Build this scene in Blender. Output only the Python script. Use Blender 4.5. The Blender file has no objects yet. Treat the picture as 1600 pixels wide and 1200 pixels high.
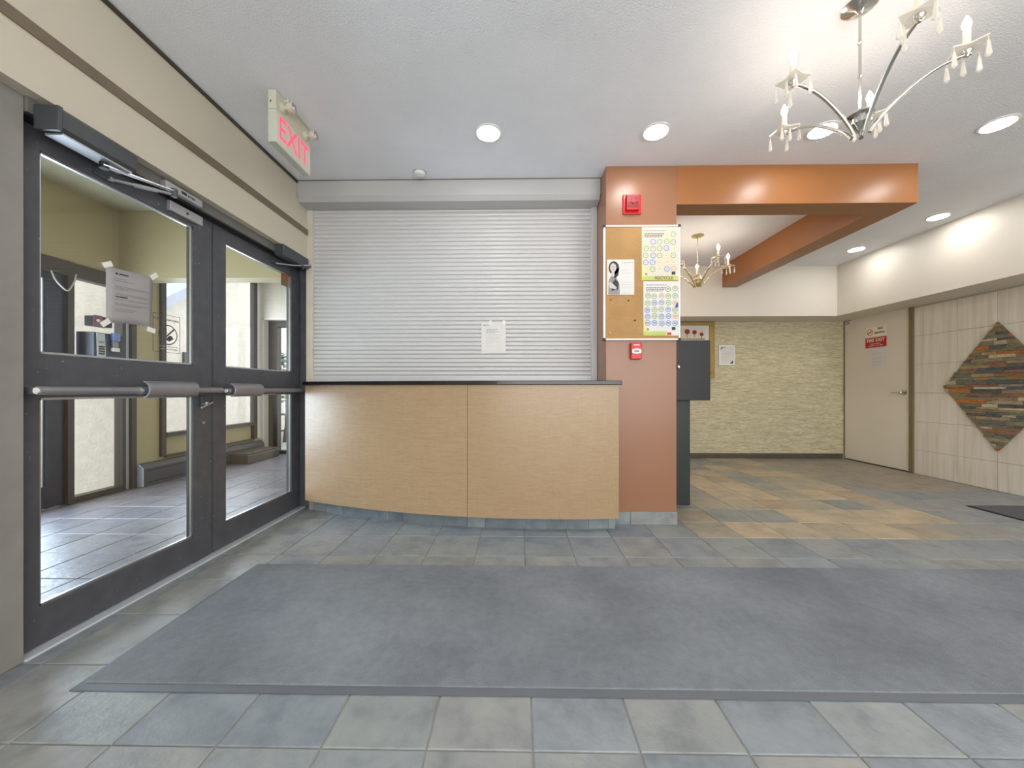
import bpy, bmesh, math, random
from mathutils import Vector, Matrix
random.seed(7)
sc = bpy.context.scene
COL = sc.collection

# ------------------------------------------------------------------ camera, world, light, exposure
cam_data = bpy.data.cameras.new('camera')
cam_data.sensor_width = 36.0
cam_data.lens = 575.0 / 1600.0 * 36.0
cam_data.shift_y = 8.0 / 1600.0
cam_data.clip_start = 0.02
cam = bpy.data.objects.new('camera', cam_data)
cam.location = (0, 0, 1.04)
cam.rotation_euler = (math.radians(90), 0, math.radians(0.9))
COL.objects.link(cam)
sc.camera = cam

sc.view_settings.view_transform = 'Standard'
sc.view_settings.look = 'None'
sc.view_settings.gamma = 1.0
sc.view_settings.use_curve_mapping = False
sc.view_settings.exposure = 0.68
sc.cycles.use_denoising = True
sc.cycles.max_bounces = 10
sc.cycles.diffuse_bounces = 6
sc.cycles.transparent_max_bounces = 16
sc.cycles.sample_clamp_indirect = 6.0

SKY = (0.90, 0.95, 1.0)
SKY_STRENGTH = 1.6
LAMP_STRENGTH = 43.0
world = bpy.data.worlds.new('overcast_sky')
sc.world = world
world.use_nodes = True
bg = world.node_tree.nodes['Background']
bg.inputs[0].default_value = (*SKY, 1)
bg.inputs[1].default_value = SKY_STRENGTH

def area_light(name, loc, rot, sx, sy, power, color):
    d = bpy.data.lights.new(name, 'AREA')
    d.shape = 'RECTANGLE'; d.size = sx; d.size_y = sy
    d.energy = power; d.color = color
    o = bpy.data.objects.new(name, d)
    o.location = loc; o.rotation_euler = rot
    COL.objects.link(o)
    return o
# added fill light behind the camera, set at the added unseen window
area_light('lobby_fill_light', (1.3, -2.45, 1.45), (math.radians(90), 0, 0), 5.0, 2.1, 88, (1.0, 0.985, 0.965))
# daylight entering the vestibule through its outer windows
area_light('vestibule_window_daylight', (-4.02, 4.9, 1.45), (0, math.radians(-90), 0), 1.7, 1.3, 22, (0.80, 0.90, 1.0))
area_light('entrance_door_daylight', (-4.02, 2.5, 1.1), (0, math.radians(-90), 0), 1.7, 1.2, 62, (0.66, 0.83, 1.0))

# ------------------------------------------------------------------ materials
def lin(c):
    if isinstance(c, str):
        c = c.lstrip('#'); c = [int(c[i:i+2], 16) / 255 for i in (0, 2, 4)]
    return tuple((x / 12.92 if x <= 0.04045 else ((x + 0.055) / 1.055) ** 2.4) for x in c)

class NT:
    def __init__(s, name):
        s.m = bpy.data.materials.new(name); s.m.use_nodes = True
        s.t = s.m.node_tree; s.b = s.t.nodes['Principled BSDF']; s.out = s.t.nodes['Material Output']
    def n(s, kind, **kw):
        x = s.t.nodes.new(kind)
        for k, v in kw.items(): setattr(x, k, v)
        return x
    def l(s, a, b): s.t.links.new(a, b)
    def coord(s, scale=(1, 1, 1), world=True):
        mp = s.n('ShaderNodeMapping'); mp.inputs['Scale'].default_value = scale
        if world: s.l(s.n('ShaderNodeNewGeometry').outputs['Position'], mp.inputs['Vector'])
        else: s.l(s.n('ShaderNodeTexCoord').outputs['Object'], mp.inputs['Vector'])
        return mp.outputs['Vector']
    def noise(s, vec, scale, detail=4, rough=0.55):
        x = s.n('ShaderNodeTexNoise'); x.inputs['Scale'].default_value = scale
        x.inputs['Detail'].default_value = detail; x.inputs['Roughness'].default_value = rough
        s.l(vec, x.inputs['Vector']); return x.outputs['Fac']
    def ramp(s, fac, stops):
        r = s.n('ShaderNodeValToRGB'); e = r.color_ramp.elements
        while len(e) < len(stops): e.new(0.5)
        for el, (p, c) in zip(e, stops): el.position = p; el.color = (*c, 1)
        s.l(fac, r.inputs['Fac']); return r.outputs['Color']
    def mix(s, fac, a, b, mode='MIX'):
        x = s.n('ShaderNodeMix', data_type='RGBA', blend_type=mode)
        for v, i in ((fac, 0), (a, 6), (b, 7)):
            if hasattr(v, 'is_output'): s.l(v, x.inputs[i])
            elif i == 0: x.inputs[0].default_value = v
            else: x.inputs[i].default_value = (*v, 1)
        return x.outputs[2]
    def bump(s, h, strength=0.3, dist=0.01):
        b = s.n('ShaderNodeBump'); b.inputs['Strength'].default_value = strength; b.inputs['Distance'].default_value = dist
        s.l(h, b.inputs['Height']); s.l(b.outputs['Normal'], s.b.inputs['Normal'])
    def col(s, c):
        if hasattr(c, 'is_output'): s.l(c, s.b.inputs['Base Color'])
        else: s.b.inputs['Base Color'].default_value = (*c, 1)
    def set(s, rough=0.5, metal=0.0, spec=0.5):
        s.b.inputs['Roughness'].default_value = rough; s.b.inputs['Metallic'].default_value = metal
        s.b.inputs['Specular IOR Level'].default_value = spec
        return s

def paint(name, c, rough=0.5, metal=0.0, spec=0.5, var=0.06, scale=6.0, bump=0.0, bscale=80, stretch=(1, 1, 1), bdist=0.004):
    """painted / plain surface with gentle procedural variation"""
    t = NT(name).set(rough, metal, spec); c = lin(c)
    v = t.coord(stretch)
    f = t.noise(v, scale)
    t.col(t.ramp(f, [(0.3, tuple(x * (1 - var) for x in c)), (0.7, tuple(min(1, x * (1 + var)) for x in c))]))
    if bump: t.bump(t.noise(v, bscale, 3), bump, bdist)
    return t.m

def emit(name, c, strength):
    t = NT(name); c = lin(c)
    t.col(c); t.b.inputs['Emission Color'].default_value = (*c, 1); t.b.inputs['Emission Strength'].default_value = strength
    return t.m

def glass(name, tint=(0.975, 0.975, 0.975), ior=1.45, rough=0.0):
    t = NT(name); t.t.nodes.remove(t.b)
    lw = t.n('ShaderNodeLayerWeight'); lw.inputs['Blend'].default_value = 0.5
    pw = t.n('ShaderNodeMath', operation='POWER'); pw.inputs[1].default_value = 4.0
    t.l(lw.outputs['Facing'], pw.inputs[0])
    fr = t.n('ShaderNodeMath', operation='MULTIPLY_ADD'); fr.inputs[1].default_value = 0.55; fr.inputs[2].default_value = ((ior - 1) / (ior + 1)) ** 2
    t.l(pw.outputs[0], fr.inputs[0])
    tr = t.n('ShaderNodeBsdfTransparent'); tr.inputs['Color'].default_value = (*tint, 1)
    gl = t.n('ShaderNodeBsdfGlossy'); gl.inputs['Roughness'].default_value = rough
    mx = t.n('ShaderNodeMixShader')
    t.l(fr.outputs[0], mx.inputs[0]); t.l(tr.outputs[0], mx.inputs[1]); t.l(gl.outputs[0], mx.inputs[2])
    t.l(mx.outputs[0], t.out.inputs['Surface'])
    return t.m

M = {}
M['cream'] = paint('cream_wall_paint', '#ccc4b2', 0.6, var=0.025, scale=1.5, bump=0.05, bscale=60)
M['white_wall'] = paint('warm_white_wall_paint', '#d8d2c6', 0.5, var=0.02, scale=1.5, bump=0.05, bscale=60)
M['ceiling'] = paint('stippled_ceiling', '#e8eaef', 0.85, var=0.03, scale=3, bump=0.5, bscale=120, bdist=0.007)
M['olive'] = paint('olive_wall_paint', '#a89a72', 0.55, var=0.03, scale=1.5, bump=0.05)
M['vest_ceiling'] = paint('vestibule_ceiling', '#b9b295', 0.9, var=0.04, bump=0.5, bscale=70, bdist=0.012)
M['terracotta'] = paint('terracotta_paint', '#94684d', 0.32, var=0.03, scale=1.5, bump=0.03, bscale=50)
M['orange'] = paint('burnt_orange_paint', '#9c673b', 0.34, var=0.03, scale=1.5, bump=0.03, bscale=50)
M['brown_trim'] = paint('brown_trim', '#756958', 0.5)
M['dark_trim'] = paint('dark_olive_trim', '#3c3829', 0.5)
def m_door_paint():
    t = NT('worn_dark_grey_door_paint').set(0.42)
    v = t.coord(); f = t.noise(v, 12, 4); g = t.noise(v, 70, 2, 0.5); k = t.noise(v, 9, 2)
    base = t.ramp(f, [(0.3, lin('#48494e')), (0.7, lin('#55565b'))])
    chips = t.ramp(g, [(0.71, (0,) * 3), (0.73, (1,) * 3)]); zone = t.ramp(k, [(0.52, (0,) * 3), (0.6, (1,) * 3)])
    t.col(t.mix(t.mix(1.0, chips, zone, 'MULTIPLY'), base, lin('#9a9a98')))
    t.bump(t.noise(v, 200, 3), 0.06, 0.003); return t.m
M['door_paint'] = m_door_paint()
M['frame_grey'] = paint('grey_frame_paint', '#8d8a85', 0.45, var=0.08, scale=8)
M['header_grey'] = paint('grey_header_paint', '#6c6a66', 0.45, var=0.1, scale=12)
M['bar_metal'] = paint('brushed_grey_bar', '#97969b', 0.34, metal=0.6, var=0.06, scale=20)
M['operator'] = paint('charcoal_housing', '#4d5053', 0.38, metal=0.3, var=0.08, scale=9)
M['alu'] = paint('bright_aluminium', '#c4c8cc', 0.28, metal=0.9, var=0.04)
M['alu_dull'] = paint('dull_silver_metal', '#b7b8ba', 0.4, metal=0.55, var=0.05)
M['steel'] = paint('chrome_steel', '#c9c9c6', 0.18, metal=1.0, var=0.03)
M['champagne'] = paint('champagne_metal', '#c9c8c2', 0.22, metal=1.0, var=0.04)
M['brass'] = paint('pale_brass', '#dcd0a4', 0.25, metal=0.75, var=0.04)
M['sill'] = paint('pale_aluminium_sill', '#d3dae2', 0.3, metal=0.3, var=0.03)  # pale blue tone also carries daylight leaking under the doors
M['black'] = paint('black_rubber', '#16171a', 0.5)
M['shutter'] = paint('pale_grey_shutter_paint', '#c6c5c4', 0.34, metal=0.0, spec=0.6, var=0.015, scale=2)
M['shutter_box'] = paint('grey_shutter_box_paint', '#b2b1b0', 0.42, var=0.02, scale=2)
M['rail_cream'] = paint('cream_guide_rail', '#c9c2b4', 0.4)
M['counter_top'] = paint('black_laminate', '#14151a', 0.22, var=0.2, scale=60)
M['seam'] = paint('dark_seam', '#5b452d', 0.7)
M['grout'] = paint('grey_grout', '#8d8b82', 0.9, var=0.08, scale=30, bump=0.2)
M['navy_box'] = paint('blue_black_paint', '#1b1d20', 0.45, var=0.1, scale=40, bump=0.08, bscale=150)
M['green_post'] = paint('dark_green_paint', '#252e2d', 0.4, var=0.06)
M['skirting'] = paint('dark_slate_skirting', '#544d42', 0.5, var=0.15, scale=12, bump=0.1)
M['door_beige'] = paint('beige_door_paint', '#ded6c7', 0.42, var=0.02, scale=2)
M['door_frame'] = paint('khaki_door_frame', '#7a6b4d', 0.45, var=0.04)
M['red'] = paint('red_plastic', '#c8151f', 0.35, var=0.04)
M['red_dark'] = paint('dark_red_plastic', '#6d070e', 0.4, var=0.04)
M['red_sign'] = paint('red_sign', '#bb1d22', 0.45, var=0.04)
M['white'] = paint('white_plastic', '#e4e3df', 0.4, var=0.02)
M['paper'] = paint('white_paper', '#d8d6d2', 0.8, var=0.015)
M['paper_cream'] = paint('cream_paper', '#d6cebf', 0.8, var=0.02)
M['ink'] = paint('black_ink', '#38373a', 0.7)
M['ink_grey'] = paint('grey_ink', '#8d8c8e', 0.7)
M['ink_light'] = paint('pale_grey_ink', '#b6b5b6', 0.7)
M['print_blue'] = paint('blue_print', '#8094c8', 0.7)
M['print_green'] = paint('green_print', '#98b264', 0.7)
M['print_lime'] = paint('lime_print', '#b9c76a', 0.7)
M['print_orange'] = paint('orange_print', '#dba07f', 0.7)
M['print_yellow'] = paint('yellow_print', '#dcd490', 0.7)
M['print_navy'] = paint('navy_print', '#3f5a96', 0.7)
M['skin_grey'] = paint('pale_photo_grey', '#c4bfba', 0.7)
M['rust_print'] = paint('faded_rust_print', '#97603f', 0.7)
M['gold_frame'] = paint('old_gold_frame', '#a58a4c', 0.4, metal=0.2, var=0.08, scale=20)
M['tree_red'] = paint('brick_red_print', '#8d3f35', 0.8)
M['sign_cream'] = paint('cream_sign_housing', '#cbc7b4', 0.45, var=0.03)
M['sign_green'] = paint('greenish_sign_housing', '#c2c7b8', 0.45, var=0.03)
M['exit_face'] = paint('milky_sign_face', '#d9d3c4', 0.4)
M['exit_red'] = emit('lit_red_letters', '#e8506a', 0.55)
M['sign_ivory'] = paint('ivory_sign_plate', '#f0ead2', 0.45, var=0.01)
M['tape'] = paint('white_masking_tape', '#ece9e2', 0.6)
M['paper_grey'] = paint('shaded_notice_paper', '#a29e9e', 0.8, var=0.02)  # backlit shade of the sheet put into its colour
M['lamp'] = emit('downlight_diffuser', '#fbf8f4', LAMP_STRENGTH)
M['bulb'] = emit('candle_bulb_glow', '#ffeeda', 82.0)
M['candle'] = paint('ivory_candle_sleeve', '#e0d8c4', 0.5)
def m_crystal():
    t = NT('clear_crystal').set(0.06, spec=0.8); t.col(lin('#efe9dc')); t.b.inputs['IOR'].default_value = 1.55
    tr = t.n('ShaderNodeBsdfTransparent'); mx = t.n('ShaderNodeMixShader'); mx.inputs[0].default_value = 0.5
    t.l(tr.outputs[0], mx.inputs[1]); t.l(t.b.outputs[0], mx.inputs[2]); t.l(mx.outputs[0], t.out.inputs['Surface']); return t.m
M['crystal'] = m_crystal()
M['pane'] = glass('window_glass')
M['brown_frame'] = paint('dark_brown_frame', '#3a332c', 0.4, var=0.08, scale=10)
M['brown_box'] = paint('dark_brown_enamel', '#4a4238', 0.4, var=0.08, scale=10)
M['radiator'] = paint('charcoal_heater_enamel', '#46464a', 0.4, var=0.06)
M['radiator_end'] = paint('pale_blue_grey_enamel', '#b8c6d4', 0.4)
M['navy_leaf'] = paint('navy_black_door_paint', '#1c2638', 0.3, var=0.25, scale=12)
M['blue_plastic'] = paint('blue_plastic', '#6b83bd', 0.4)
M['maroon'] = paint('maroon_plastic', '#7d4754', 0.4)
M['cable'] = paint('pale_cable', '#b9b3a4', 0.5)
M['bark'] = paint('bark', '#5b4d3e', 0.9, bump=0.4, bscale=20)
M['leaf'] = paint('green_leaves', '#5f7d4a', 0.7, var=0.4, scale=3)
M['green_rail'] = paint('green_railing_paint', '#53784f', 0.5)
M['concrete'] = paint('outdoor_concrete', '#a9a7a3', 0.9, var=0.08, scale=4, bump=0.2)
M['fascia'] = paint('blue_grey_fascia', '#b4bac9', 0.6)
M['outer_dark'] = paint('dark_outdoor_vent', '#1f2124', 0.6)

def m_stucco():
    t = NT('cream_stucco').set(0.9)
    v = t.coord()
    f = t.noise(v, 9, 5); g = t.noise(v, 38, 4)
    t.col(t.ramp(f, [(0.3, lin('#dad3c3')), (0.7, lin('#e8e2d5'))]))
    t.bump(g, 0.6, 0.02); return t.m
M['stucco'] = m_stucco()

def m_slate():
    t = NT('slate_tile').set(0.36, spec=0.5)
    v = t.coord()
    oi = t.n('ShaderNodeObjectInfo')
    off = t.n('ShaderNodeVectorMath', operation='ADD')
    sc_ = t.n('ShaderNodeVectorMath', operation='SCALE'); sc_.inputs['Scale'].default_value = 40
    cb = t.n('ShaderNodeCombineXYZ')
    for i in range(3): t.l(oi.outputs['Random'], cb.inputs[i])
    t.l(cb.outputs[0], sc_.inputs[0]); t.l(v, off.inputs[0]); t.l(sc_.outputs[0], off.inputs[1])
    vec = off.outputs[0]
    f = t.noise(vec, 7, 6, 0.62); g = t.noise(vec, 26, 6, 0.65)
    shade = t.ramp(f, [(0.28, (0.66, 0.68, 0.70)), (0.5, (1, 1, 1)), (0.74, (1.22, 1.19, 1.12))])
    c = t.mix(1.0, oi.outputs['Color'], shade, 'MULTIPLY')
    t.col(c)
    r = t.ramp(g, [(0.3, (0.28,) * 3), (0.7, (0.46,) * 3)]); t.l(r, t.b.inputs['Roughness'])
    t.bump(t.mix(0.5, f, g), 0.4, 0.012)
    return t.m
M['slate'] = m_slate()

def m_slate_plain():
    t = NT('slate_floor_far').set(0.4)
    v = t.coord()
    b = t.n('ShaderNodeTexBrick'); b.offset = 0; b.inputs['Scale'].default_value = 1
    b.inputs['Brick Width'].default_value = 0.308; b.inputs['Row Height'].default_value = 0.308
    b.inputs['Mortar Size'].default_value = 0.003
    b.inputs['Color1'].default_value = (*lin('#777c7e'), 1); b.inputs['Color2'].default_value = (*lin('#82847c'), 1)
    b.inputs['Mortar'].default_value = (*lin('#8d8b82'), 1)
    t.l(v, b.inputs['Vector'])
    sh = t.ramp(t.noise(v, 7, 6), [(0.3, (0.75,) * 3), (0.7, (1.1,) * 3)])
    t.col(t.mix(1.0, b.outputs['Color'], sh, 'MULTIPLY')); return t.m
M['slate_plain'] = m_slate_plain()

def m_carpet():
    t = NT('grey_mat_pile').set(0.95, spec=0.1)
    v = t.coord()
    f = t.noise(v, 1.6, 4); g = t.noise(v, 260, 3, 0.7); k = t.noise(v, 30, 4)
    c = t.ramp(f, [(0.3, lin('#757a80')), (0.7, lin('#93989e'))])
    d = t.ramp(g, [(0.25, (0.72,) * 3), (0.75, (1.18,) * 3)])
    e = t.ramp(k, [(0.3, (0.90,) * 3), (0.7, (1.06,) * 3)])
    t.col(t.mix(1.0, t.mix(1.0, c, d, 'MULTIPLY'), e, 'MULTIPLY')); t.bump(g, 0.7, 0.006); return t.m
M['carpet'] = m_carpet()
M['mat_rubber'] = paint('grey_rubber_edge', '#5d6167', 0.5, var=0.05)
M['dark_mat'] = paint('charcoal_mat', '#56565a', 0.9, var=0.08, scale=60, bump=0.5, bscale=250)

def m_laminate():
    t = NT('oak_weave_laminate').set(0.32, spec=0.5)
    v = t.coord((1, 1, 1))
    a = t.noise(t.coord((6, 6, 260)), 1.0, 3, 0.6)
    b = t.noise(t.coord((160, 160, 5)), 1.0, 3, 0.6)
    c = t.noise(t.coord((18, 18, 160)), 1.2, 4, 0.7)
    col = t.ramp(a, [(0.3, lin('#a28665')), (0.7, lin('#b09674'))])
    sh = t.ramp(c, [(0.3, (0.86,) * 3), (0.65, (1.05,) * 3)])
    s2 = t.ramp(b, [(0.3, (0.96,) * 3), (0.7, (1.03,) * 3)])
    t.col(t.mix(1.0, t.mix(1.0, col, sh, 'MULTIPLY'), s2, 'MULTIPLY'))
    t.bump(c, 0.08, 0.003); return t.m
M['laminate'] = m_laminate()

def m_grasscloth():
    t = NT('sage_grasscloth_wallpaper').set(0.65, spec=0.4)
    a = t.noise(t.coord((5, 5, 40)), 1.3, 5, 0.7); b = t.noise(t.coord((14, 14, 95)), 1.6, 5, 0.7)
    f = t.mix(0.5, a, b)
    t.col(t.ramp(f, [(0.33, lin('#938c6c')), (0.5, lin('#c4bb9a')), (0.66, lin('#e3dcc2'))]))
    t.bump(f, 0.5, 0.012); return t.m
M['grasscloth'] = m_grasscloth()

def m_wall_tile():
    t = NT('bamboo_stripe_wall_tile').set(0.3, spec=0.5)
    a = t.noise(t.coord((1, 22, 1.2)), 1.0, 2, 0.5); b = t.noise(t.coord((1, 90, 3)), 1.0, 4, 0.65)
    col = t.ramp(a, [(0.35, lin('#d3ccbc')), (0.65, lin('#e0dacd'))])
    sh = t.ramp(b, [(0.3, (0.94,) * 3), (0.7, (1.03,) * 3)])
    t.col(t.mix(1.0, col, sh, 'MULTIPLY')); t.bump(a, 0.08, 0.01); return t.m
M['wall_tile'] = m_wall_tile()
M['wall_grout'] = paint('beige_wall_grout', '#b9b09c', 0.8)

def m_stone():
    t = NT('split_stone').set(0.55, spec=0.4)
    oi = t.n('ShaderNodeObjectInfo'); v = t.coord((1, 14, 40))
    f = t.noise(v, 1.5, 6, 0.7)
    sh = t.ramp(f, [(0.28, (0.5, 0.5, 0.52)), (0.5, (1, 1, 1)), (0.75, (1.4, 1.35, 1.25))])
    t.col(t.mix(1.0, oi.outputs['Color'], sh, 'MULTIPLY')); t.bump(f, 0.8, 0.02); return t.m
M['stone'] = m_stone()

def m_cork():
    t = NT('cork_sheet').set(0.85, spec=0.2)
    v = t.coord(); f = t.noise(v, 5, 4); g = t.noise(v, 180, 3, 0.7)
    c = t.ramp(f, [(0.3, lin('#aa8557')), (0.7, lin('#b69264'))])
    t.col(t.mix(1.0, c, t.ramp(g, [(0.3, (0.85,) * 3), (0.7, (1.08,) * 3)]), 'MULTIPLY')); t.bump(g, 0.15, 0.003); return t.m
M['cork'] = m_cork()

# ------------------------------------------------------------------ mesh helpers
class MB:
    def __init__(s): s.bm = bmesh.new(); s.mats = []
    def mi(s, m):
        if m is None: return 0
        m = M[m] if isinstance(m, str) else m
        if m not in s.mats: s.mats.append(m)
        return s.mats.index(m)
    def face(s, vs, i):
        try:
            f = s.bm.faces.new(vs); f.material_index = i; return f
        except ValueError: return None
    def box(s, x0, x1, y0, y1, z0, z1, m=None, bev=0.0):
        i = s.mi(m)
        r = bmesh.ops.create_cube(s.bm, size=1, matrix=Matrix.Translation(((x0+x1)/2, (y0+y1)/2, (z0+z1)/2)) @ Matrix.Diagonal((abs(x1-x0), abs(y1-y0), abs(z1-z0), 1)))
        fs = set(f for v in r['verts'] for f in v.link_faces)
        for f in fs: f.material_index = i
        if bev > 0:
            es = list(set(e for v in r['verts'] for e in v.link_edges))
            rb = bmesh.ops.bevel(s.bm, geom=es, offset=bev, segments=2, profile=0.6, affect='EDGES')
            for f in rb['faces']: f.material_index = i
        return s
    def prism(s, pts, vec, m=None, caps=True):
        """closed polygon PTS (3-D) pushed along VEC"""
        i = s.mi(m); v = Vector(vec)
        a = [s.bm.verts.new(p) for p in pts]; b = [s.bm.verts.new(Vector(p) + v) for p in pts]
        n = len(pts)
        for k in range(n): s.face([a[k], a[(k+1) % n], b[(k+1) % n], b[k]], i)
        if caps: s.face(a[::-1], i); s.face(b, i)
        return s
    def tube(s, pts, r, m=None, n=10, caps=True):
        i = s.mi(m); pts = [Vector(p) for p in pts]; rs = r if isinstance(r, (list, tuple)) else [r] * len(pts)
        rings = []; up = None
        for k, p in enumerate(pts):
            d = (pts[min(k+1, len(pts)-1)] - pts[max(k-1, 0)]).normalized()
            if up is None: up = Vector((0, 0, 1)) if abs(d.z) < 0.9 else Vector((1, 0, 0))
            x = d.cross(up).normalized(); y = x.cross(d).normalized(); up = y
            rings.append([s.bm.verts.new(p + (x*math.cos(2*math.pi*q/n) + y*math.sin(2*math.pi*q/n)) * rs[k]) for q in range(n)])
        for a, b in zip(rings, rings[1:]):
            for q in range(n): s.face([a[q], a[(q+1) % n], b[(q+1) % n], b[q]], i)
        if caps: s.face(rings[0][::-1], i); s.face(rings[-1], i)
        return s
    def lathe(s, prof, c, m=None, n=20, axis='Z'):
        """PROF: (radius, height) pairs turned about AXIS through C"""
        i = s.mi(m); rings = []
        for (r, h) in prof:
            ring = []
            for q in range(n):
                a = 2*math.pi*q/n; u, w = max(r, 1e-5)*math.cos(a), max(r, 1e-5)*math.sin(a)
                p = {'Z': (u, w, h), 'X': (h, u, w), 'Y': (w, h, u)}[axis]
                ring.append(s.bm.verts.new(Vector(c) + Vector(p)))
            rings.append(ring)
        for a, b in zip(rings, rings[1:]):
            for q in range(n): s.face([a[q], a[(q+1) % n], b[(q+1) % n], b[q]], i)
        s.face(rings[0][::-1], i); s.face(rings[-1], i)
        return s
    def poly(s, pts, m=None):
        s.face([s.bm.verts.new(p) for p in pts], s.mi(m)); return s
    def obj(s, name, m=None, parent=None, smooth=False, world_to=None, sharp=40, bev=0.0):
        bmesh.ops.remove_doubles(s.bm, verts=s.bm.verts, dist=1e-6)
        bmesh.ops.recalc_face_normals(s.bm, faces=s.bm.faces)
        me = bpy.data.meshes.new(name); s.bm.to_mesh(me); s.bm.free()
        if m is not None and not s.mats: s.mats = [M[m] if isinstance(m, str) else m]
        for x in s.mats: me.materials.append(x)
        if smooth:
            me.shade_smooth(); me.set_sharp_from_angle(angle=math.radians(sharp))
        o = bpy.data.objects.new(name, me); COL.objects.link(o)
        if parent is not None:
            o.parent = parent
            o.location = -origin(parent)         # meshes are given in room coordinates
        if bev:
            b = o.modifiers.new('bevel', 'BEVEL'); b.width = bev; b.segments = 2; b.limit_method = 'ANGLE'
        return o

def origin(o):
    v = Vector(o.location)
    while o.parent is not None: o = o.parent; v += Vector(o.location)
    return v

def tag(o, label=None, cat=None, group=None, kind=None):
    for k, v in (('label', label), ('category', cat), ('group', group), ('kind', kind)):
        if v: o[k] = v
    return o
def thing(name, label, cat, loc=(0, 0, 0), group=None, kind=None):
    o = bpy.data.objects.new(name, None); o.empty_display_size = 0.1; o.location = loc
    COL.objects.link(o); return tag(o, label, cat, group, kind)
def struct(mb, name, m=None, label=None, cat=None, smooth=False, bev=0.0):
    return tag(mb.obj(name, m, None, smooth, bev=bev), label, cat, None, 'structure')
def bx(*a, **k): return MB().box(*a, **k)

FACE_ROOM_LEFT = (math.radians(90), 0, math.radians(90))      # on a left wall, read from the room
FACE_RIGHT = (math.radians(90), 0, math.radians(-90))         # on a right wall, read from the room
FACE_FRONT = (math.radians(90), 0, 0)
def text(name, body, size, loc, rot, m, parent=None, align='CENTER', sx=1.0, extrude=0.0006, bold=0.0):
    cu = bpy.data.curves.new(name, 'FONT'); cu.body = body; cu.size = size
    cu.align_x = align; cu.align_y = 'CENTER'; cu.extrude = extrude; cu.offset = bold
    cu.resolution_u = 3
    cu.materials.append(M[m]); o = bpy.data.objects.new(name, cu); COL.objects.link(o)
    o.rotation_euler = rot; o.scale = (sx, 1, 1)
    if parent is not None: o.parent = parent; o.location = Vector(loc) - origin(parent)
    else: o.location = loc
    return o

def copy_tree(o, parent=None):
    c = o.copy(); COL.objects.link(c); c.parent = parent
    for ch in o.children: copy_tree(ch, c)
    return c

# ------------------------------------------------------------------ key dimensions (metres)
CEIL = 2.757
XL = -1.82          # cream wall above the glass doors
XD = -1.92          # face of the glass doors
XR = 4.89           # tiled right wall
YB = 5.60           # papered back wall
XS, YS = 4.43, 5.175  # faces of the dropped soffits
ZS = 2.055
YC = 2.845          # front of the terracotta column
YBACK = -2.6        # lobby wall behind the camera
XV = -4.08          # outer wall of the vestibule
VCEIL = 2.864

# ------------------------------------------------------------------ structure: floor and tiles
TP = 0.308
tile_mesh = None
def make_tile_mesh():
    mb = MB(); h = TP / 2 - 0.002; k = 0.003
    rings = []
    for (r, z) in ((h, -0.012), (h, -0.003), (h - k, 0.0)):
        rings.append([mb.bm.verts.new((x * r, y * r, z)) for x, y in ((-1, -1), (1, -1), (1, 1), (-1, 1))])
    for a, b in zip(rings, rings[1:]):
        for q in range(4): mb.face([a[q], a[(q+1) % 4], b[(q+1) % 4], b[q]], 0)
    mb.face(rings[-1], 0)
    me = bpy.data.meshes.new('tile'); mb.bm.to_mesh(me); mb.bm.free(); me.materials.append(M['slate'])
    return me
tile_mesh = make_tile_mesh()
GREYS = ['#888e93', '#848b91', '#8b8f8f', '#898e8e', '#8d8f8e', '#80878d', '#8a9091']
BROWNS = ['#ada08b', '#a29a88', '#b5a58b', '#949389', '#a5937c', '#8f918a', '#b9a88e', '#a09582', '#8a8e8b']
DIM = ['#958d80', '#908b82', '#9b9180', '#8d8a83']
def lay_tiles(parent, x0, x1, y0, y1, keep, shade):
    ox, oy = 0.044, 2.29
    i0, i1 = math.floor((x0 - ox) / TP), math.ceil((x1 - ox) / TP)
    j0, j1 = math.floor((y0 - oy) / TP), math.ceil((y1 - oy) / TP)
    for j in range(j0, j1):
        for i in range(i0, i1):
            ax, bx_ = max(ox + i*TP, x0), min(ox + (i+1)*TP, x1); ay, by = max(oy + j*TP, y0), min(oy + (j+1)*TP, y1)
            if bx_ - ax < 0.02 or by - ay < 0.02: continue
            cx, cy = (ax+bx_)/2, (ay+by)/2
            if not keep(ax, bx_, ay, by): continue
            o = bpy.data.objects.new('tile', tile_mesh); COL.objects.link(o); o.parent = parent
            o.location = (cx, cy, random.uniform(-0.0009, 0.0))
            o.scale = ((bx_-ax)/TP, (by-ay)/TP, 1)
            o.color = (*lin(shade(cx, cy)), 1)
floor = struct(bx(-1.99, XR + 0.1, 0.44, YB + 0.1, -0.12, -0.0045, 'grout'), 'floor', None,
               'grey slate tiled lobby floor with a brown tile patch to the right of the column', 'floor')
def keep_foyer(ax, bx_, ay, by):
    if bx_ < 1.2 and ay > 3.12: return False                       # under the counter and the office behind it
    if ay > 1.27 and by < 2.13 and ax > -1.52 and bx_ < 3.55: return False   # wholly under the big mat
    if ax > 4.02 and ay > 2.05 and by < 3.30: return False          # wholly under the small mat
    return True
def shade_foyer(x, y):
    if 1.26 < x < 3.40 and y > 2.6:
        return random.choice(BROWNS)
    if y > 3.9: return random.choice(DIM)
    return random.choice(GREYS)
lay_tiles(floor, -1.90, XR, 0.45, YB, keep_foyer, shade_foyer)
struct(bx(-1.99, XR + 0.1, YBACK - 0.1, 0.44, -0.12, 0.0, 'slate_plain'), 'floor', None, 'plain stretch of slate floor behind the viewpoint', 'floor')
vfloor = struct(bx(XV - 0.1, -1.99, 1.0, 5.92, -0.12, -0.0045, 'grout'), 'floor', None, 'grey tiled vestibule floor beyond the glass doors', 'floor')
lay_tiles(vfloor, XV, -1.985, 1.3, 5.75, lambda *a: True, lambda x, y: random.choice(['#6c686d', '#676368', '#726e70', '#6e6b70']))
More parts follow.
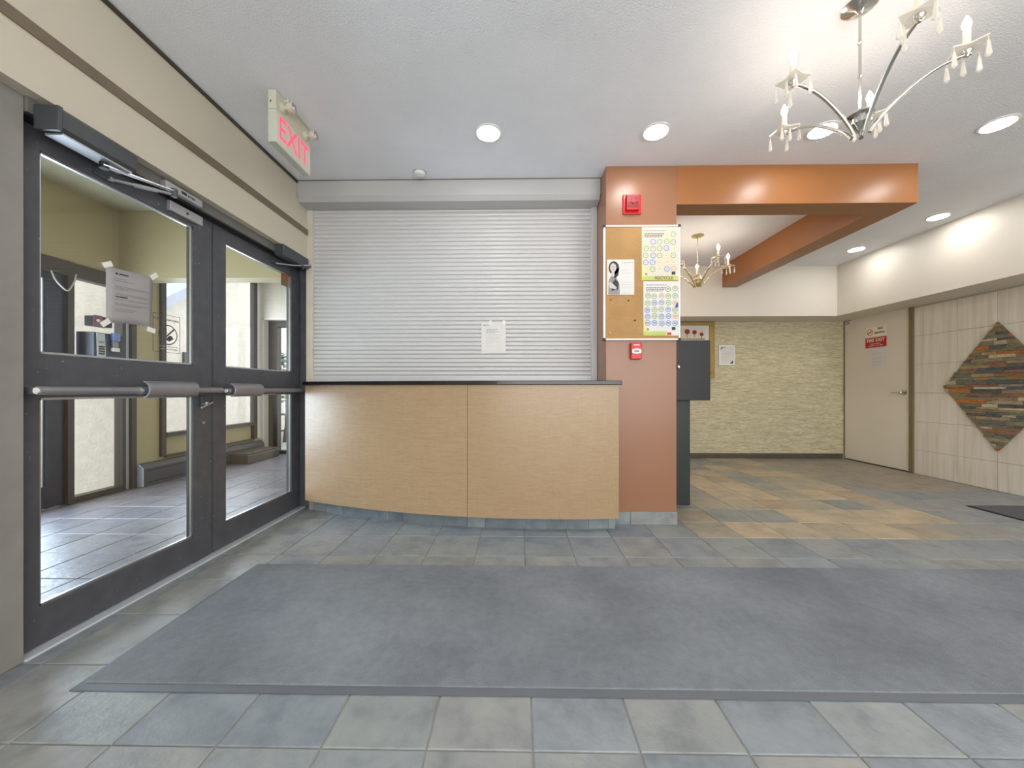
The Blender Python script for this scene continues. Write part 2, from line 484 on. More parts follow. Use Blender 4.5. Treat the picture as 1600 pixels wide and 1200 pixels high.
struct(MB().box(-1.99, -1.872, 1.373, 3.22, -0.0045, 0.008, 'sill'), 'trim_1', None, 'aluminium threshold strip under the glass doors, daylight leak put into its pale colour', 'threshold', bev=0.004)

# ------------------------------------------------------------------ structure: ceiling, walls
mb = bx(-1.95, XR + 0.1, YBACK - 0.1, YB + 0.1, CEIL, CEIL + 0.12, 'ceiling')
struct(mb, 'ceiling', None, 'pale grey stippled lobby ceiling with round downlights', 'ceiling')
struct(bx(XV - 0.12, -1.95, 0.9, 3.70, VCEIL, VCEIL + 0.1, 'vest_ceiling').box(XV - 0.12, -1.95, 3.70, 6.0, VCEIL, VCEIL + 0.1, 'vest_ceiling'), 'ceiling', None, 'olive tinted vestibule ceiling seen through the glass doors', 'ceiling')
# left: cream fascia above the doors, with brown stripe and dark top trim
mb = MB().box(-1.95, XL, 1.17, 3.2, 2.158, CEIL, 'cream').box(-1.95, XL, YBACK, 1.17, 0, CEIL, 'cream')
struct(mb, 'wall_left', None, 'cream wall above the dark glass entrance doors', 'wall')
struct(bx(XL, XL + 0.008, YBACK, 3.15, 2.365, 2.415, 'brown_trim'), 'trim_2', None, 'flat brown band running along the cream wall above the doors', 'trim', bev=0.002)
struct(bx(XL, XL + 0.014, YBACK, 3.0, 2.737, CEIL - 0.0005, 'dark_trim'), 'trim_3', None, 'dark olive strip where the cream wall meets the ceiling', 'trim', bev=0.003)
# wall between vestibule and office, behind the shutter side
struct(bx(-1.99, XL - 0.012, 3.264, 3.42, 0, CEIL, 'white_wall').box(-1.95, XL - 0.012, 3.2, 3.264, 2.2, CEIL, 'white_wall').box(-1.99, -1.92, 3.42, 5.9, 0, CEIL, 'white_wall'), 'wall_office', None, 'pale wall end between vestibule and shuttered office', 'wall')
# right wall core and its tiles
wr = struct(bx(XR + 0.008, XR + 0.12, YBACK, 4.62, 0, ZS + 0.02, 'wall_grout'), 'wall_right', None, 'right wall clad in pale bamboo striped tiles', 'wall')
wt = MB(); k = 0.003
tw, th = 0.342, 0.349
rings = []
for (hw, hh, x) in ((tw/2 - .0015, th/2 - .0015, 0.010), (tw/2 - .0015, th/2 - .0015, 0.002), (tw/2 - .004, th/2 - .004, 0.0)):
    rings.append([wt.bm.verts.new((x, a*hw, b*hh)) for a, b in ((-1, -1), (1, -1), (1, 1), (-1, 1))])
for a, b in zip(rings, rings[1:]):
    for q in range(4): wt.face([a[q], a[(q+1) % 4], b[(q+1) % 4], b[q]], 0)
wt.face(rings[-1], 0)
bmesh.ops.recalc_face_normals(wt.bm, faces=wt.bm.faces)
wtm = bpy.data.meshes.new('wall_tile'); wt.bm.to_mesh(wtm); wt.bm.free(); wtm.materials.append(M['wall_tile'])
yb_edges = [4.617, 4.515] + [4.515 - tw*q for q in range(1, 12)]
z_edges = [0, 0.296, 0.645, 0.994, 1.343, 1.692, 2.041]
for y1, y0 in zip(yb_edges, yb_edges[1:]):
    for z0, z1 in zip(z_edges, z_edges[1:]):
        o = bpy.data.objects.new('tile', wtm); COL.objects.link(o); o.parent = wr
        o.location = (XR + random.uniform(-0.0006, 0.0004), (y0+y1)/2, (z0+z1)/2)
        o.scale = (1, (y1-y0)/tw, (z1-z0)/th)
# wall piece above the fire door, plus unseen blocks added to stop light leaks
struct(bx(XR, XR + 0.12, 4.61, YB + 0.1, 2.108, 2.2, 'grasscloth').box(XR + 0.06, XR + 0.12, 4.61, YB + 0.1, -0.1, 2.108, 'dark_trim').box(XR + 0.004, XR + 0.06, 4.67, 5.59, -0.1, 0.006, 'dark_trim'), 'wall_right', None, 'narrow strip of wall above the beige fire door, with added light block behind the leaf', 'wall')
struct(bx(1.2, XR + 0.1, YB, YB + 0.12, 0, ZS + 0.2, 'grasscloth'), 'wall_back', None, 'back wall covered in sage green grasscloth paper', 'wall')
struct(bx(1.22, XR - 0.02, YB - 0.012, YB, 0, 0.075, 'skirting'), 'baseboard_back', None, 'dark slate skirting along the foot of the papered wall', 'baseboard', bev=0.003)
mb = MB()
mb.box(XS, XR + 0.1, YBACK, YB + 0.1, ZS, CEIL, 'white_wall').box(1.2, XS, YS, YB + 0.1, ZS, CEIL, 'white_wall')
struct(mb, 'soffit', None, 'off white dropped soffit over the papered and tiled walls', 'soffit')
# hidden side of the alcove and the office behind the shutter
struct(bx(1.10, 1.22, 3.30, YB, 0, CEIL, 'terracotta'), 'wall_alcove', None, 'terracotta side wall running back behind the column', 'wall')
struct(bx(-1.9, 0.7, 3.30, 3.42, 0, CEIL, 'white_wall'), 'wall_office', None, 'plain wall standing behind the rolling shutter', 'wall')
# column and orange beam
struct(bx(0.677, 1.22, YC, 3.30, 0, CEIL, 'terracotta'), 'column', None, 'terracotta painted square column beside the counter', 'column', bev=0.004)
mb = MB()
mb.box(1.2195, 3.045, YC, 3.03, 2.458, CEIL, 'orange').box(2.85, 3.045, 3.03, YS, 2.458, CEIL, 'orange')
struct(mb, 'beam', None, 'burnt orange L shaped ceiling beam running from the column', 'beam', bev=0.003)
cb = thing('skirting_tiles', 'row of grey slate skirting tiles at the foot of the column', 'skirting', (0.7, YC, 0), kind='structure')
for x0, x1 in ((0.742, 0.862), (0.865, 1.222)):
    bx(x0, x1, YC - 0.009, YC, 0, 0.098, 'slate').obj('tile', None, cb, bev=0.002).color = (*lin(random.choice(GREYS)), 1)
# lobby wall behind the viewpoint, with a wide window added for fill light
mb = MB().box(-1.95, XR, YBACK - 0.12, YBACK, 0, 0.35, 'cream').box(-1.95, XR, YBACK - 0.12, YBACK, 2.55, CEIL, 'cream')
mb.box(-1.95, -1.3, YBACK - 0.12, YBACK, 0.35, 2.55, 'cream').box(3.9, XR, YBACK - 0.12, YBACK, 0.35, 2.55, 'cream')
struct(mb, 'wall_front', None, 'cream lobby wall behind the viewpoint with an added wide window', 'wall')
mb = MB()
for x in (-1.3, 0.42, 2.14, 3.84): mb.box(x, x + 0.06, YBACK - 0.1, YBACK - 0.04, 0.35, 2.55, 'brown_frame')
for z in (0.35, 2.49): mb.box(-1.3, 3.9, YBACK - 0.1, YBACK - 0.04, z, z + 0.06, 'brown_frame')
w1 = struct(mb, 'added_window_1', None, 'wide unseen window added behind the viewpoint for fill light', 'window')
bx(-1.3, 3.9, YBACK - 0.074, YBACK - 0.068, 0.35, 2.55, 'pane').obj('pane', None, w1)

# ------------------------------------------------------------------ entrance: frame and two glass leaves
mb = MB()
mb.box(-1.985, -1.88, 1.17, 1.372, 0, 2.2, 'frame_grey')                 # near jamb
mb.box(-1.985, -1.87, 1.372, 3.22, 2.098, 2.2, 'header_grey')             # header
mb.box(-1.975, -1.94, 1.372, 3.22, 2.07, 2.098, 'door_paint')            # stop
mb.box(-1.985, -1.833, 3.222, 3.262, 0, 2.2, 'door_paint')                # far jamb
mb.box(-1.985, -1.95, 3.205, 3.222, 0, 2.1, 'door_paint')
fr = struct(mb, 'door_frame', None, 'grey metal frame around the pair of glass entrance doors', 'door frame', bev=0.003)
bx(-1.905, -1.868, 1.372, 3.2, 2.088, 2.098, 'black').obj('weather_strip', None, fr)

def door_leaf(name, label, y0, y1, g0, g1, hinge_near):
    r = thing(name, label, 'door', (XD, y0, 0), kind='structure')
    xa, xb = XD - 0.045, XD
    mb = MB()
    mb.box(xa, xb, y0, g0, 0.012, 2.085, 'door_paint').box(xa, xb, g1, y1, 0.012, 2.085, 'door_paint')
    mb.box(xa, xb, g0, g1, 0.012, 0.165, 'door_paint').box(xa, xb, g0, g1, 1.005, 1.183, 'door_paint').box(xa, xb, g0, g1, 2.0, 2.085, 'door_paint')
    mb.obj('leaf_frame', None, r, bev=0.003)
    for nm, z0, z1 in (('upper_pane', 1.183, 2.0), ('lower_pane', 0.165, 1.005)):
        bx(XD - 0.027, XD - 0.021, g0, g1, z0, z1, 'pane').obj(nm, None, r)
        b = MB(); w = 0.009
        for (a0, a1, c0, c1) in ((g0, g0 + w, z0, z1), (g1 - w, g1, z0, z1), (g0, g1, z1 - w, z1), (g0, g1, z0, z0 + w)):
            b.box(XD - 0.021, XD - 0.007, a0, a1, c0, c1, 'alu')
        tag(b.obj('glazing_bead', None, r), 'thin bright aluminium bead')
    return r
dl = door_leaf('door_1', 'left dark grey glass door leaf with taped notice', 1.376, 2.281, 1.448, 2.152, True)
dr = door_leaf('door_2', 'right dark grey glass door leaf next to the counter', 2.289, 3.203, 2.391, 3.095, False)
def push_bar(parent, y0, y1, s0, s1, z):
    mb = MB().tube([(XD + 0.075, y0, z), (XD + 0.075, y1, z)], 0.017, 'bar_metal', 14)
    for y in (y0 + 0.03, y1 - 0.03): mb.box(XD, XD + 0.075, y - 0.016, y + 0.016, z - 0.014, z + 0.014, 'bar_metal')
    b = mb.obj('push_bar', None, parent, smooth=True)
    mb = MB(); n = 12; R0, R1 = 0.038, 0.044
    prof = []
    for r in (R1, R0):
        a = [math.radians(-80 + 160 * q / n) for q in range(n + 1)]
        if r == R0: a = a[::-1]
        prof += [(XD + 0.072 + 0.9 * r * math.cos(t), z + 0.004 + r * math.sin(t)) for t in a]
    mb.prism([(x, s0, zz) for x, zz in prof], (0, s1 - s0, 0), 'bar_metal')
    g = mb.obj('bar_cover', None, parent, smooth=True)
    rim = [(x, s0 - 0.003, zz) for x, zz in prof]
    MB().prism(rim, (0, 0.0035, 0), 'alu_dull').obj('bright_rim', None, g)
    MB().lathe([(0.0185, 0), (0.0185, 0.02)], (XD + 0.075, s0 - 0.03, z), 'alu', 14, 'Y').obj('collar', None, b, smooth=True)
    MB().lathe([(0.012, 0), (0.012, 0.005), (0.004, 0.007)], (XD + 0.075, y0 - 0.006, z), 'white', 14, 'Y').obj('end_cap', None, b, smooth=True)
push_bar(dl, 1.385, 2.262, 1.785, 2.065, 1.034)
push_bar(dr, 2.305, 3.185, 2.335, 2.60, 1.030)
# thumb-turn lock on the left leaf
mb = MB().box(XD, XD + 0.014, 2.19, 2.225, 0.93, 1.0, 'operator')
lk = mb.obj('lock_plate', None, dl, bev=0.003)
MB().lathe([(0.013, 0), (0.013, 0.02), (0.008, 0.024)], (XD + 0.014, 2.207, 0.95), 'alu', 14, 'X').obj('lock_cylinder', None, lk, smooth=True)
MB().prism([(XD + 0.03, 2.165, 0.925), (XD + 0.03, 2.245, 0.955), (XD + 0.03, 2.245, 0.963), (XD + 0.03, 2.165, 0.933)], (0.008, 0, 0), 'alu').obj('lock_lever', None, lk)
MB().lathe([(0.008, 0), (0.008, 0.006), (0.003, 0.008)], (XD, 2.215, 0.835), 'alu', 12, 'X').obj('bolt', None, dl, smooth=True)

# automatic operator with scissor arm on the header above the left leaf
op = thing('door_operator', 'long charcoal door operator box with silver scissor arm above the left leaf', 'door closer', (-1.86, 1.36, 2.05))
mb = MB().prism([(-1.87, 1.405, 2.054), (-1.79, 1.405, 2.047), (-1.775, 1.405, 2.06), (-1.775, 1.405, 2.122), (-1.79, 1.405, 2.138), (-1.87, 1.405, 2.138)], (0, 0.285, 0), 'operator')
mb.obj('housing', None, op, bev=0.002)
mb = MB().prism([(-1.869, 1.390, 2.046), (-1.772, 1.390, 2.042), (-1.769, 1.390, 2.136), (-1.869, 1.390, 2.142)], (0, 0.016, 0), 'operator'); mb.obj('end_cap', None, op, bev=0.003)
bx(-1.862, -1.79, 1.42, 1.68, 2.0405, 2.049, 'alu_dull').obj('bottom_plate', None, op)
MB().lathe([(0.016, -0.03), (0.016, 0.0)], (-1.83, 1.60, 2.045), 'black', 16).obj('spindle', None, op, smooth=True)
MB().prism([(-1.838, 1.595, 2.022), (-1.80, 1.89, 2.065), (-1.775, 1.89, 2.065), (-1.815, 1.585, 2.022)], (0, 0, 0.008), 'alu').obj('main_arm', None, op, bev=0.001)
mb = MB().tube([(-1.895, 1.69, 2.02), (-1.787, 1.885, 2.052)], 0.007, 'alu', 10).tube([(-1.86, 1.755, 2.03), (-1.82, 1.83, 2.043)], 0.010, 'alu_dull', 10)
mb.obj('forearm', None, op, smooth=True)
MB().lathe([(0.014, -0.022), (0.014, 0.018), (0.008, 0.022)], (-1.785, 1.885, 2.06), 'operator', 16).obj('elbow', None, op, smooth=True)
mb = MB().box(XD, XD + 0.012, 1.635, 1.715, 2.013, 2.033, 'operator').box(XD + 0.012, XD + 0.028, 1.68, 1.70, 2.012, 2.03, 'alu')
mb.obj('door_shoe', None, op, bev=0.002)
# magnetic lock: coil on the header, armature on the door
t = thing('magnetic_lock', 'pale silver magnetic lock body on the header over the left leaf', 'lock', (-1.87, 1.9, 2.1))
bx(-1.87, -1.835, 1.893, 2.115, 2.095, 2.135, 'alu_dull').obj('body', None, t, bev=0.004)
bx(-1.8345, -1.833, 1.98, 2.01, 2.108, 2.123, 'ink').obj('label_plate', None, t)
mb = MB()
for q in range(6): mb.box(-1.836, -1.834, 2.02 + q*0.008, 2.024 + q*0.008, 2.108, 2.12, 'ink')
mb.obj('vent_slots', None, t)
t2 = thing('armature_plate', 'silver armature plate with one dark bolt on the left leaf top rail', 'lock', (XD, 2.0, 2.03))
bx(XD, XD + 0.022, 1.98, 2.19, 2.022, 2.075, 'alu_dull').obj('plate', None, t2, bev=0.003)
MB().lathe([(0.007, 0), (0.007, 0.003)], (XD + 0.022, 2.085, 2.048), 'ink', 12, 'X').obj('bolt', None, t2)
# small closer on the right leaf
t = thing('door_closer', 'short charcoal door closer with thin arm above the right leaf', 'door closer', (-1.87, 2.8, 2.05))
bx(-1.87, -1.80, 2.80, 3.14, 2.072, 2.158, 'operator').obj('housing', None, t, bev=0.004)
MB().tube([(XD + 0.02, 2.86, 2.03), (-1.83, 2.98, 2.052), (-1.785, 3.125, 2.10), (-1.78, 3.14, 2.10)], 0.006, 'alu', 10).obj('arm', None, t, smooth=True)
MB().tube([(-1.825, 3.08, 2.06), (-1.785, 3.138, 2.10)], 0.011, 'operator', 10).obj('elbow', None, t, smooth=True)
bx(XD, XD + 0.02, 2.83, 2.90, 2.02, 2.045, 'operator').obj('door_shoe', None, t, bev=0.002)

# paper notice on the left leaf, with four bits of tape
def text_lines(mb, fx, rows, y0, y1, ink, h=0.0035, axis='Y', plane=0.0, gap=0.012, seed=1, rev=False):
    rnd = random.Random(seed)
    for z, w in rows:
        u = y0
        end = y0 + (y1 - y0) * w
        while u < end:
            l = min(rnd.uniform(0.008, 0.022), end - u)
            if l > 0.003:
                if rev: mb.box(plane, plane + fx, y0 + y1 - u - l, y0 + y1 - u, z - h/2, z + h/2, ink)
                elif axis == 'Y': mb.box(plane, plane + fx, u, u + l, z - h/2, z + h/2, ink)
                else: mb.box(u, u + l, plane, plane + fx, z - h/2, z + h/2, ink)
            u += l + 0.004
    return mb
t = thing('notice', 'grey shaded paper notice taped by its corners to the left door glass', 'notice', (XD - 0.015, 1.7, 1.35))
mb = MB(); i = mb.mi('paper_grey'); n = 8; rows = []
for a in range(n + 1):
    r = []
    for b in range(n + 1):
        u, v = a / n, b / n
        bulge = 0.010 * math.sin(math.pi * u) * math.sin(math.pi * v) + 0.012 * max(0, 0.15 - v) * math.sin(9 * u)
        y = 1.702 + 0.226 * u - 0.012 * (1 - v) * (u > 0.9); z = 1.352 + 0.268 * v + 0.014 * u + 0.012 * math.sin(math.pi * u) * (1 - v) * 0.6
        r.append(mb.bm.verts.new((XD - 0.019 + bulge, y, z)))
    rows.append(r)
for a in range(n):
    for b in range(n): mb.face([rows[a][b], rows[a+1][b], rows[a+1][b+1], rows[a][b+1]], i)
pp = mb.obj('sheet', None, t, smooth=True)
so = pp.modifiers.new('thickness', 'SOLIDIFY'); so.thickness = 0.0006
mb = MB()
def ink_y(z, y0, y1, ink, h=0.004): 
    u0 = (y0 - 1.702) / 0.226
    seg = 8
    for q in range(seg):
        ya, yb_ = y0 + (y1-y0)*q/seg, y0 + (y1-y0)*(q+0.85)/seg
        um = ((ya+yb_)/2 - 1.702)/0.226; v = (z-1.352)/0.268
        x = XD - 0.019 + 0.010*math.sin(math.pi*min(max(um,0),1))*math.sin(math.pi*min(max(v,0),1)) + 0.0012
        zz = z + 0.014*um
        mb.box(x - 0.0004, x + 0.0006, ya, yb_, zz - h/2, zz + h/2, ink)
ink_y(1.595, 1.742, 1.752, 'ink', 0.009); ink_y(1.595, 1.757, 1.80, 'ink', 0.007)
for z, w in ((1.572, .05), (1.562, .09), (1.535, .165), (1.528, .165), (1.521, .06), (1.500, .165), (1.493, .15), (1.472, .17), (1.452, .165), (1.445, .12), (1.425, .10), (1.416, .08)):
    ink_y(z, 1.738, 1.738 + w, 'ink_grey', 0.003)
ink_y(1.484, 1.738, 1.79, 'ink', 0.005)
mb.obj('printed_lines', None, t)
for (y, z, a) in ((1.705, 1.628, 0.5), (1.927, 1.640, 0.75), (1.697, 1.352, 0.7), (1.912, 1.352, -0.2)):
    c, s_ = math.cos(a), math.sin(a); w, h = 0.022, 0.012
    pts = [(XD - 0.0145, y + c*u - s_*v, z + s_*u + c*v) for u, v in ((-w, -h), (w, -h), (w, h), (-w, h))]
    MB().prism(pts, (0.001, 0, 0), 'tape').obj('tape', None, t)
# decal on the left leaf, read from outside
t = thing('decal', 'outlined no burglar decal printed on the left door glass beside the notice', 'sign', (XD - 0.0275, 2.0, 1.24))
xg = XD - 0.0285
mb = MB(); y0, y1, z0, z1 = 1.934, 2.092, 1.243, 1.452; w = 0.0022
for a in ((y0, y1, z0, z0 + w), (y0, y1, z1 - w, z1), (y0, y0 + w, z0, z1), (y1 - w, y1, z0, z1)): mb.box(xg, xg + 0.001, *a, 'ink')
mb.obj('border', None, t)
cy, cz, R = 2.02, 1.342, 0.056
mb = MB()
def ringmesh(mb, cx, cz_, r0, r1, m, n=28, mk=None):
    i = mb.mi(m); A = []; B = []
    for q in range(n):
        a = 2*math.pi*q/n
        A.append(mb.bm.verts.new(mk(cx + r0*math.cos(a), cz_ + r0*math.sin(a)))); B.append(mb.bm.verts.new(mk(cx + r1*math.cos(a), cz_ + r1*math.sin(a))))
    for q in range(n): mb.face([A[q], A[(q+1) % n], B[(q+1) % n], B[q]], i)
mk = lambda u, v: (xg + 0.0005, u, v)
ringmesh(mb, cy, cz, R - 0.006, R, 'ink', mk=mk)
d = R * 0.68
mb.prism([mk(cy - d - .003, cz - d + .003), mk(cy - d + .003, cz - d - .003), mk(cy + d + .003, cz + d - .003), mk(cy + d - .003, cz + d + .003)], (0.0006, 0, 0), 'ink')
# cloaked figure: hat, head, cape
mb.prism([mk(cy - 0.028, cz + 0.02), mk(cy - 0.014, cz + 0.018), mk(cy - 0.006, cz + 0.03), mk(cy - 0.02, cz + 0.036)], (0.0006, 0, 0), 'ink')
mb.prism([mk(cy - 0.036, cz - 0.002), mk(cy - 0.004, cz + 0.010), mk(cy - 0.012, cz + 0.02), mk(cy - 0.03, cz + 0.012)], (0.0006, 0, 0), 'ink')
mb.prism([mk(cy - 0.018, cz - 0.03), mk(cy + 0.008, cz - 0.036), mk(cy + 0.032, cz - 0.02), mk(cy + 0.02, cz - 0.004), mk(cy + 0.006, cz - 0.004)], (0.0006, 0, 0), 'ink')
mb.obj('symbol', None, t)
text('lettering', 'APARTMENT WATCH', 0.0165, (xg, 2.012, 1.424), FACE_RIGHT, 'ink', t, sx=0.92)
mb = MB(); text_lines(mb, 0.0006, ((1.276, 1.0), (1.262, 0.8)), 1.955, 2.075, 'ink_grey', 0.005, 'Y', xg, seed=4, rev=True); mb.obj('small_print', None, t)
t = thing('warning_sticker', 'small red and brown sticker in the top corner of the right door glass', 'sticker', (XD - 0.02, 3.03, 1.9))
bx(XD - 0.021, XD - 0.0205, 2.985, 3.085, 1.945, 1.993, 'rust_print').obj('red_half', None, t)
bx(XD - 0.021, XD - 0.0205, 2.985, 3.085, 1.897, 1.945, 'brown_trim').obj('brown_half', None, t)

# ------------------------------------------------------------------ vestibule beyond the doors
struct(MB().box(XV - 0.12, XV, 0.95, 3.83, 2.17, VCEIL, 'olive').box(XV - 0.12, XV, 3.828, 4.125, 0, VCEIL, 'olive')
       .box(XV - 0.12, XV, 0.95, 2.15, 0, 2.17, 'olive').box(XV - 0.12, XV, 4.125, 5.75, 0, 0.27, 'olive')
       .box(XV - 0.12, XV, 4.125, 5.75, 2.72, VCEIL, 'olive').box(XV - 0.11, XV - 0.03, 4.18, 5.60, 0.26, 0.515, 'olive'),
       'wall_left', None, 'olive outer wall of the vestibule with door and windows', 'wall')
struct(bx(XV, -1.99, 0.95, 1.0, 0, VCEIL, 'olive').box(-1.99, -1.95, 0.95, 1.17, 0, VCEIL, 'olive').box(-1.99, -1.95, 1.17, 3.22, 2.2, VCEIL, 'olive'), 'wall_front', None, 'near end wall of the vestibule', 'wall')
struct(bx(XV, -1.99, 3.70, 3.87, 2.172, VCEIL, 'olive'), 'beam', None, 'olive bulkhead crossing the vestibule ceiling', 'beam')
struct(MB().box(XV - 0.12, -4.012, 5.75, 5.9, 0, VCEIL, 'white_wall').box(-4.012, -3.05, 5.75, 5.9, 2.135, VCEIL, 'white_wall').box(-3.05, -1.92, 5.75, 5.9, 0, VCEIL, 'white_wall'),
       'wall_back', None, 'off white far end wall of the vestibule', 'wall')
struct(MB().box(-4.03, -3.0, 5.742, 5.75, 2.135, 2.16, 'white').box(-4.035, -4.012, 5.742, 5.75, 0, 2.16, 'white'), 'trim_4', None, 'thin white trim around the far vestibule doorway', 'trim')
# outer entrance door (its hinge side shows through the left leaf)
d3 = struct(MB().box(XV - 0.06, XV + 0.05, 2.15, 3.24, 2.06, 2.19, 'brown_frame').box(XV - 0.06, XV + 0.05, 3.235, 3.285, 0, 2.19, 'brown_frame').box(XV - 0.06, XV + 0.05, 2.15, 2.2, 0, 2.06, 'brown_frame'),
            'door_frame', None, 'dark brown frame of the outer street door', 'door frame', bev=0.003)
r = thing('door_3', 'navy black outer street door with a tall glass light', 'door', (XV, 2.2, 0), kind='structure')
MB().box(XV - 0.03, XV + 0.02, 3.10, 3.233, 0.01, 2.058, 'navy_leaf').box(XV - 0.03, XV + 0.02, 2.202, 2.33, 0.01, 2.058, 'navy_leaf').box(XV - 0.03, XV + 0.02, 2.33, 3.10, 0.01, 0.2, 'navy_leaf').box(XV - 0.03, XV + 0.02, 2.33, 3.10, 2.0, 2.058, 'navy_leaf').obj('leaf_frame', None, r, bev=0.003)
bx(XV - 0.008, XV - 0.002, 2.33, 3.10, 0.2, 2.0, 'pane').obj('pane', None, r)
bx(XV - 0.002, XV + 0.008, 3.088, 3.10, 0.2, 2.0, 'alu').obj('glazing_bead', None, r)
MB().tube([(XV + 0.02, 3.14, 1.30), (XV + 0.06, 3.14, 1.30), (XV + 0.06, 3.07, 1.30)], 0.011, 'alu', 10).box(XV + 0.02, XV + 0.03, 3.12, 3.165, 1.24, 1.36, 'alu').obj('handle', None, r, smooth=True)
# sidelight
s1 = struct(MB().box(XV - 0.05, XV + 0.04, 3.285, 3.83, 2.06, 2.19, 'brown_frame').box(XV - 0.05, XV + 0.04, 3.70, 3.735, 0, 2.06, 'brown_frame').box(XV - 0.05, XV + 0.055, 3.775, 3.828, 0, 2.06, 'brown_frame').box(XV - 0.04, XV + 0.03, 3.735, 3.775, 0, 2.06, 'alu_dull').box(XV - 0.05, XV + 0.04, 3.285, 3.70, 0, 0.055, 'brown_frame'),
            'window_2', None, 'tall sidelight between the street door and olive pier', 'window', bev=0.003)
bx(XV - 0.006, XV, 3.285, 3.70, 0.055, 2.06, 'pane').obj('pane', None, s1)
# window beyond the pier
s2 = struct(MB().box(XV - 0.05, XV + 0.03, 4.125, 4.18, 0.27, 2.72, 'brown_frame').box(XV - 0.05, XV + 0.012, 5.615, 5.69, 0.27, 2.72, 'brown_frame').box(XV - 0.05, XV + 0.04, 4.18, 5.60, 0.49, 0.535, 'brown_frame').box(XV - 0.05, XV + 0.03, 4.18, 5.60, 0.25, 0.275, 'brown_frame').box(XV - 0.05, XV + 0.03, 4.18, 5.60, 2.68, 2.72, 'brown_frame'),
            'window_3', None, 'wide dark framed vestibule window looking onto stucco house', 'window', bev=0.003)
bx(XV - 0.006, XV, 4.18, 5.60, 0.535, 2.68, 'pane').obj('pane', None, s2)
# far doorway
r = thing('door_4', 'brown framed glass door at the far end of the vestibule', 'door', (-3.9, 5.9, 0), kind='structure')
MB().box(-4.012, -3.87, 5.86, 5.96, 0, 2.135, 'brown_frame').box(-3.87, -3.05, 5.86, 5.96, 2.04, 2.135, 'brown_frame').box(-3.73, -3.64, 5.88, 5.94, 0, 2.04, 'navy_leaf').box(-3.87, -3.05, 5.86, 5.96, 0, 0.05, 'brown_frame').obj('frame', None, r, bev=0.003)
bx(-3.87, -3.05, 5.905, 5.911, 0.05, 2.04, 'pane').obj('pane', None, r)
# baseboard heater and box
t = thing('baseboard_heater', 'long charcoal baseboard heater under the vestibule window', 'heater', (XV, 3.84, 0))
MB().prism([(XV, 3.85, 0.0), (XV + 0.10, 3.85, 0.0), (XV + 0.10, 3.85, 0.19), (XV + 0.055, 3.85, 0.235), (XV, 3.85, 0.235)], (0, 1.88, 0), 'radiator').obj('casing', None, t, bev=0.004)
tag(MB().prism([(XV, 3.838, 0.0), (XV + 0.104, 3.838, 0.0), (XV + 0.104, 3.838, 0.192), (XV + 0.056, 3.838, 0.239), (XV, 3.838, 0.239)], (0, 0.012, 0), 'radiator_end').obj('end_cap', None, t), 'pale blue grey end cap')
bx(XV + 0.10, XV + 0.104, 3.9, 5.7, 0.16, 0.17, 'black').box(XV + 0.10, XV + 0.104, 3.9, 5.7, 0.03, 0.04, 'black').obj('slots', None, t)
t = thing('floor_box', 'dark brown metal box on the floor in front of the heater end', 'box', (-3.85, 5.3, 0))
MB().prism([(-3.975, 5.02, 0), (-3.72, 5.02, 0), (-3.72, 5.02, 0.115), (-3.75, 5.02, 0.13), (-3.975, 5.02, 0.14)], (0, 0.66, 0), 'brown_box').obj('casing', None, t, bev=0.004)
bx(-3.974, -3.735, 5.03, 5.67, 0.128, 0.146, 'brown_box').obj('lid', None, t, bev=0.003)
# intercom, reader and red alarm on the sidelight
t = thing('intercom', 'black entry intercom housing with a silver keypad plate by the street door', 'intercom', (XV, 3.45, 1.30))
MB().prism([(XV, 3.335, 1.575), (XV + 0.03, 3.335, 1.575), (XV + 0.13, 3.37, 1.575), (XV + 0.13, 3.62, 1.575), (XV, 3.62, 1.575)], (0, 0, -0.28), 'navy_leaf').obj('housing', None, t, bev=0.003)
xk = XV + 0.13
MB().prism([(xk, 3.385, 1.57), (xk, 3.455, 1.57), (xk, 3.468, 1.30), (xk, 3.392, 1.30)], (0.006, 0, 0), 'alu_dull').obj('keypad_plate', None, t, bev=0.001)
bx(xk + 0.006, xk + 0.007, 3.402, 3.448, 1.475, 1.495, 'ink_grey').obj('display', None, t)
for a in range(3):
    for b in range(4): bx(xk + 0.006, xk + 0.010, 3.405 + a*0.017, 3.417 + a*0.017, 1.435 - b*0.022, 1.450 - b*0.022, 'ink').obj('key', None, t)
t = thing('card_reader', 'blue and white card reader beside the intercom', 'card reader', (xk, 3.55, 1.4)); xk += 0.002
tag(bx(xk, xk + 0.035, 3.505, 3.565, 1.51, 1.585, 'blue_plastic').obj('cap', None, t, bev=0.004), 'blue cap')
bx(xk, xk + 0.022, 3.51, 3.56, 1.44, 1.51, 'ink_grey').obj('body', None, t, bev=0.003)
tag(bx(xk, xk + 0.030, 3.505, 3.565, 1.405, 1.44, 'white').obj('foot', None, t, bev=0.003), 'white foot')
t = thing('alarm_button', 'maroon alarm box with white button above the intercom', 'alarm', (XV, 3.42, 1.65))
bx(XV, XV + 0.09, 3.40, 3.56, 1.64, 1.735, 'black').obj('back_box', None, t, bev=0.003)
bx(XV + 0.09, XV + 0.10, 3.395, 3.47, 1.635, 1.74, 'maroon').obj('cover', None, t, bev=0.003)
MB().lathe([(0.012, 0), (0.012, 0.012), (0.006, 0.014)], (XV + 0.10, 3.425, 1.69), 'white', 14, 'X').obj('button', None, t, smooth=True)
pts = [(-4.01 + 0.03*math.sin(math.pi*q/14), 3.10 + 0.18*q/14 + 0.012*math.sin(2*math.pi*q/14), 2.06 - 0.16*math.sin(math.pi*q/14)**0.6 + 0.02*q/14) for q in range(15)]
t = MB().tube(pts, 0.006, 'cable', 8).obj('door_loop_cable', None, None, smooth=True)
tag(t, 'looped pale cable hanging from the street door header', 'cable')
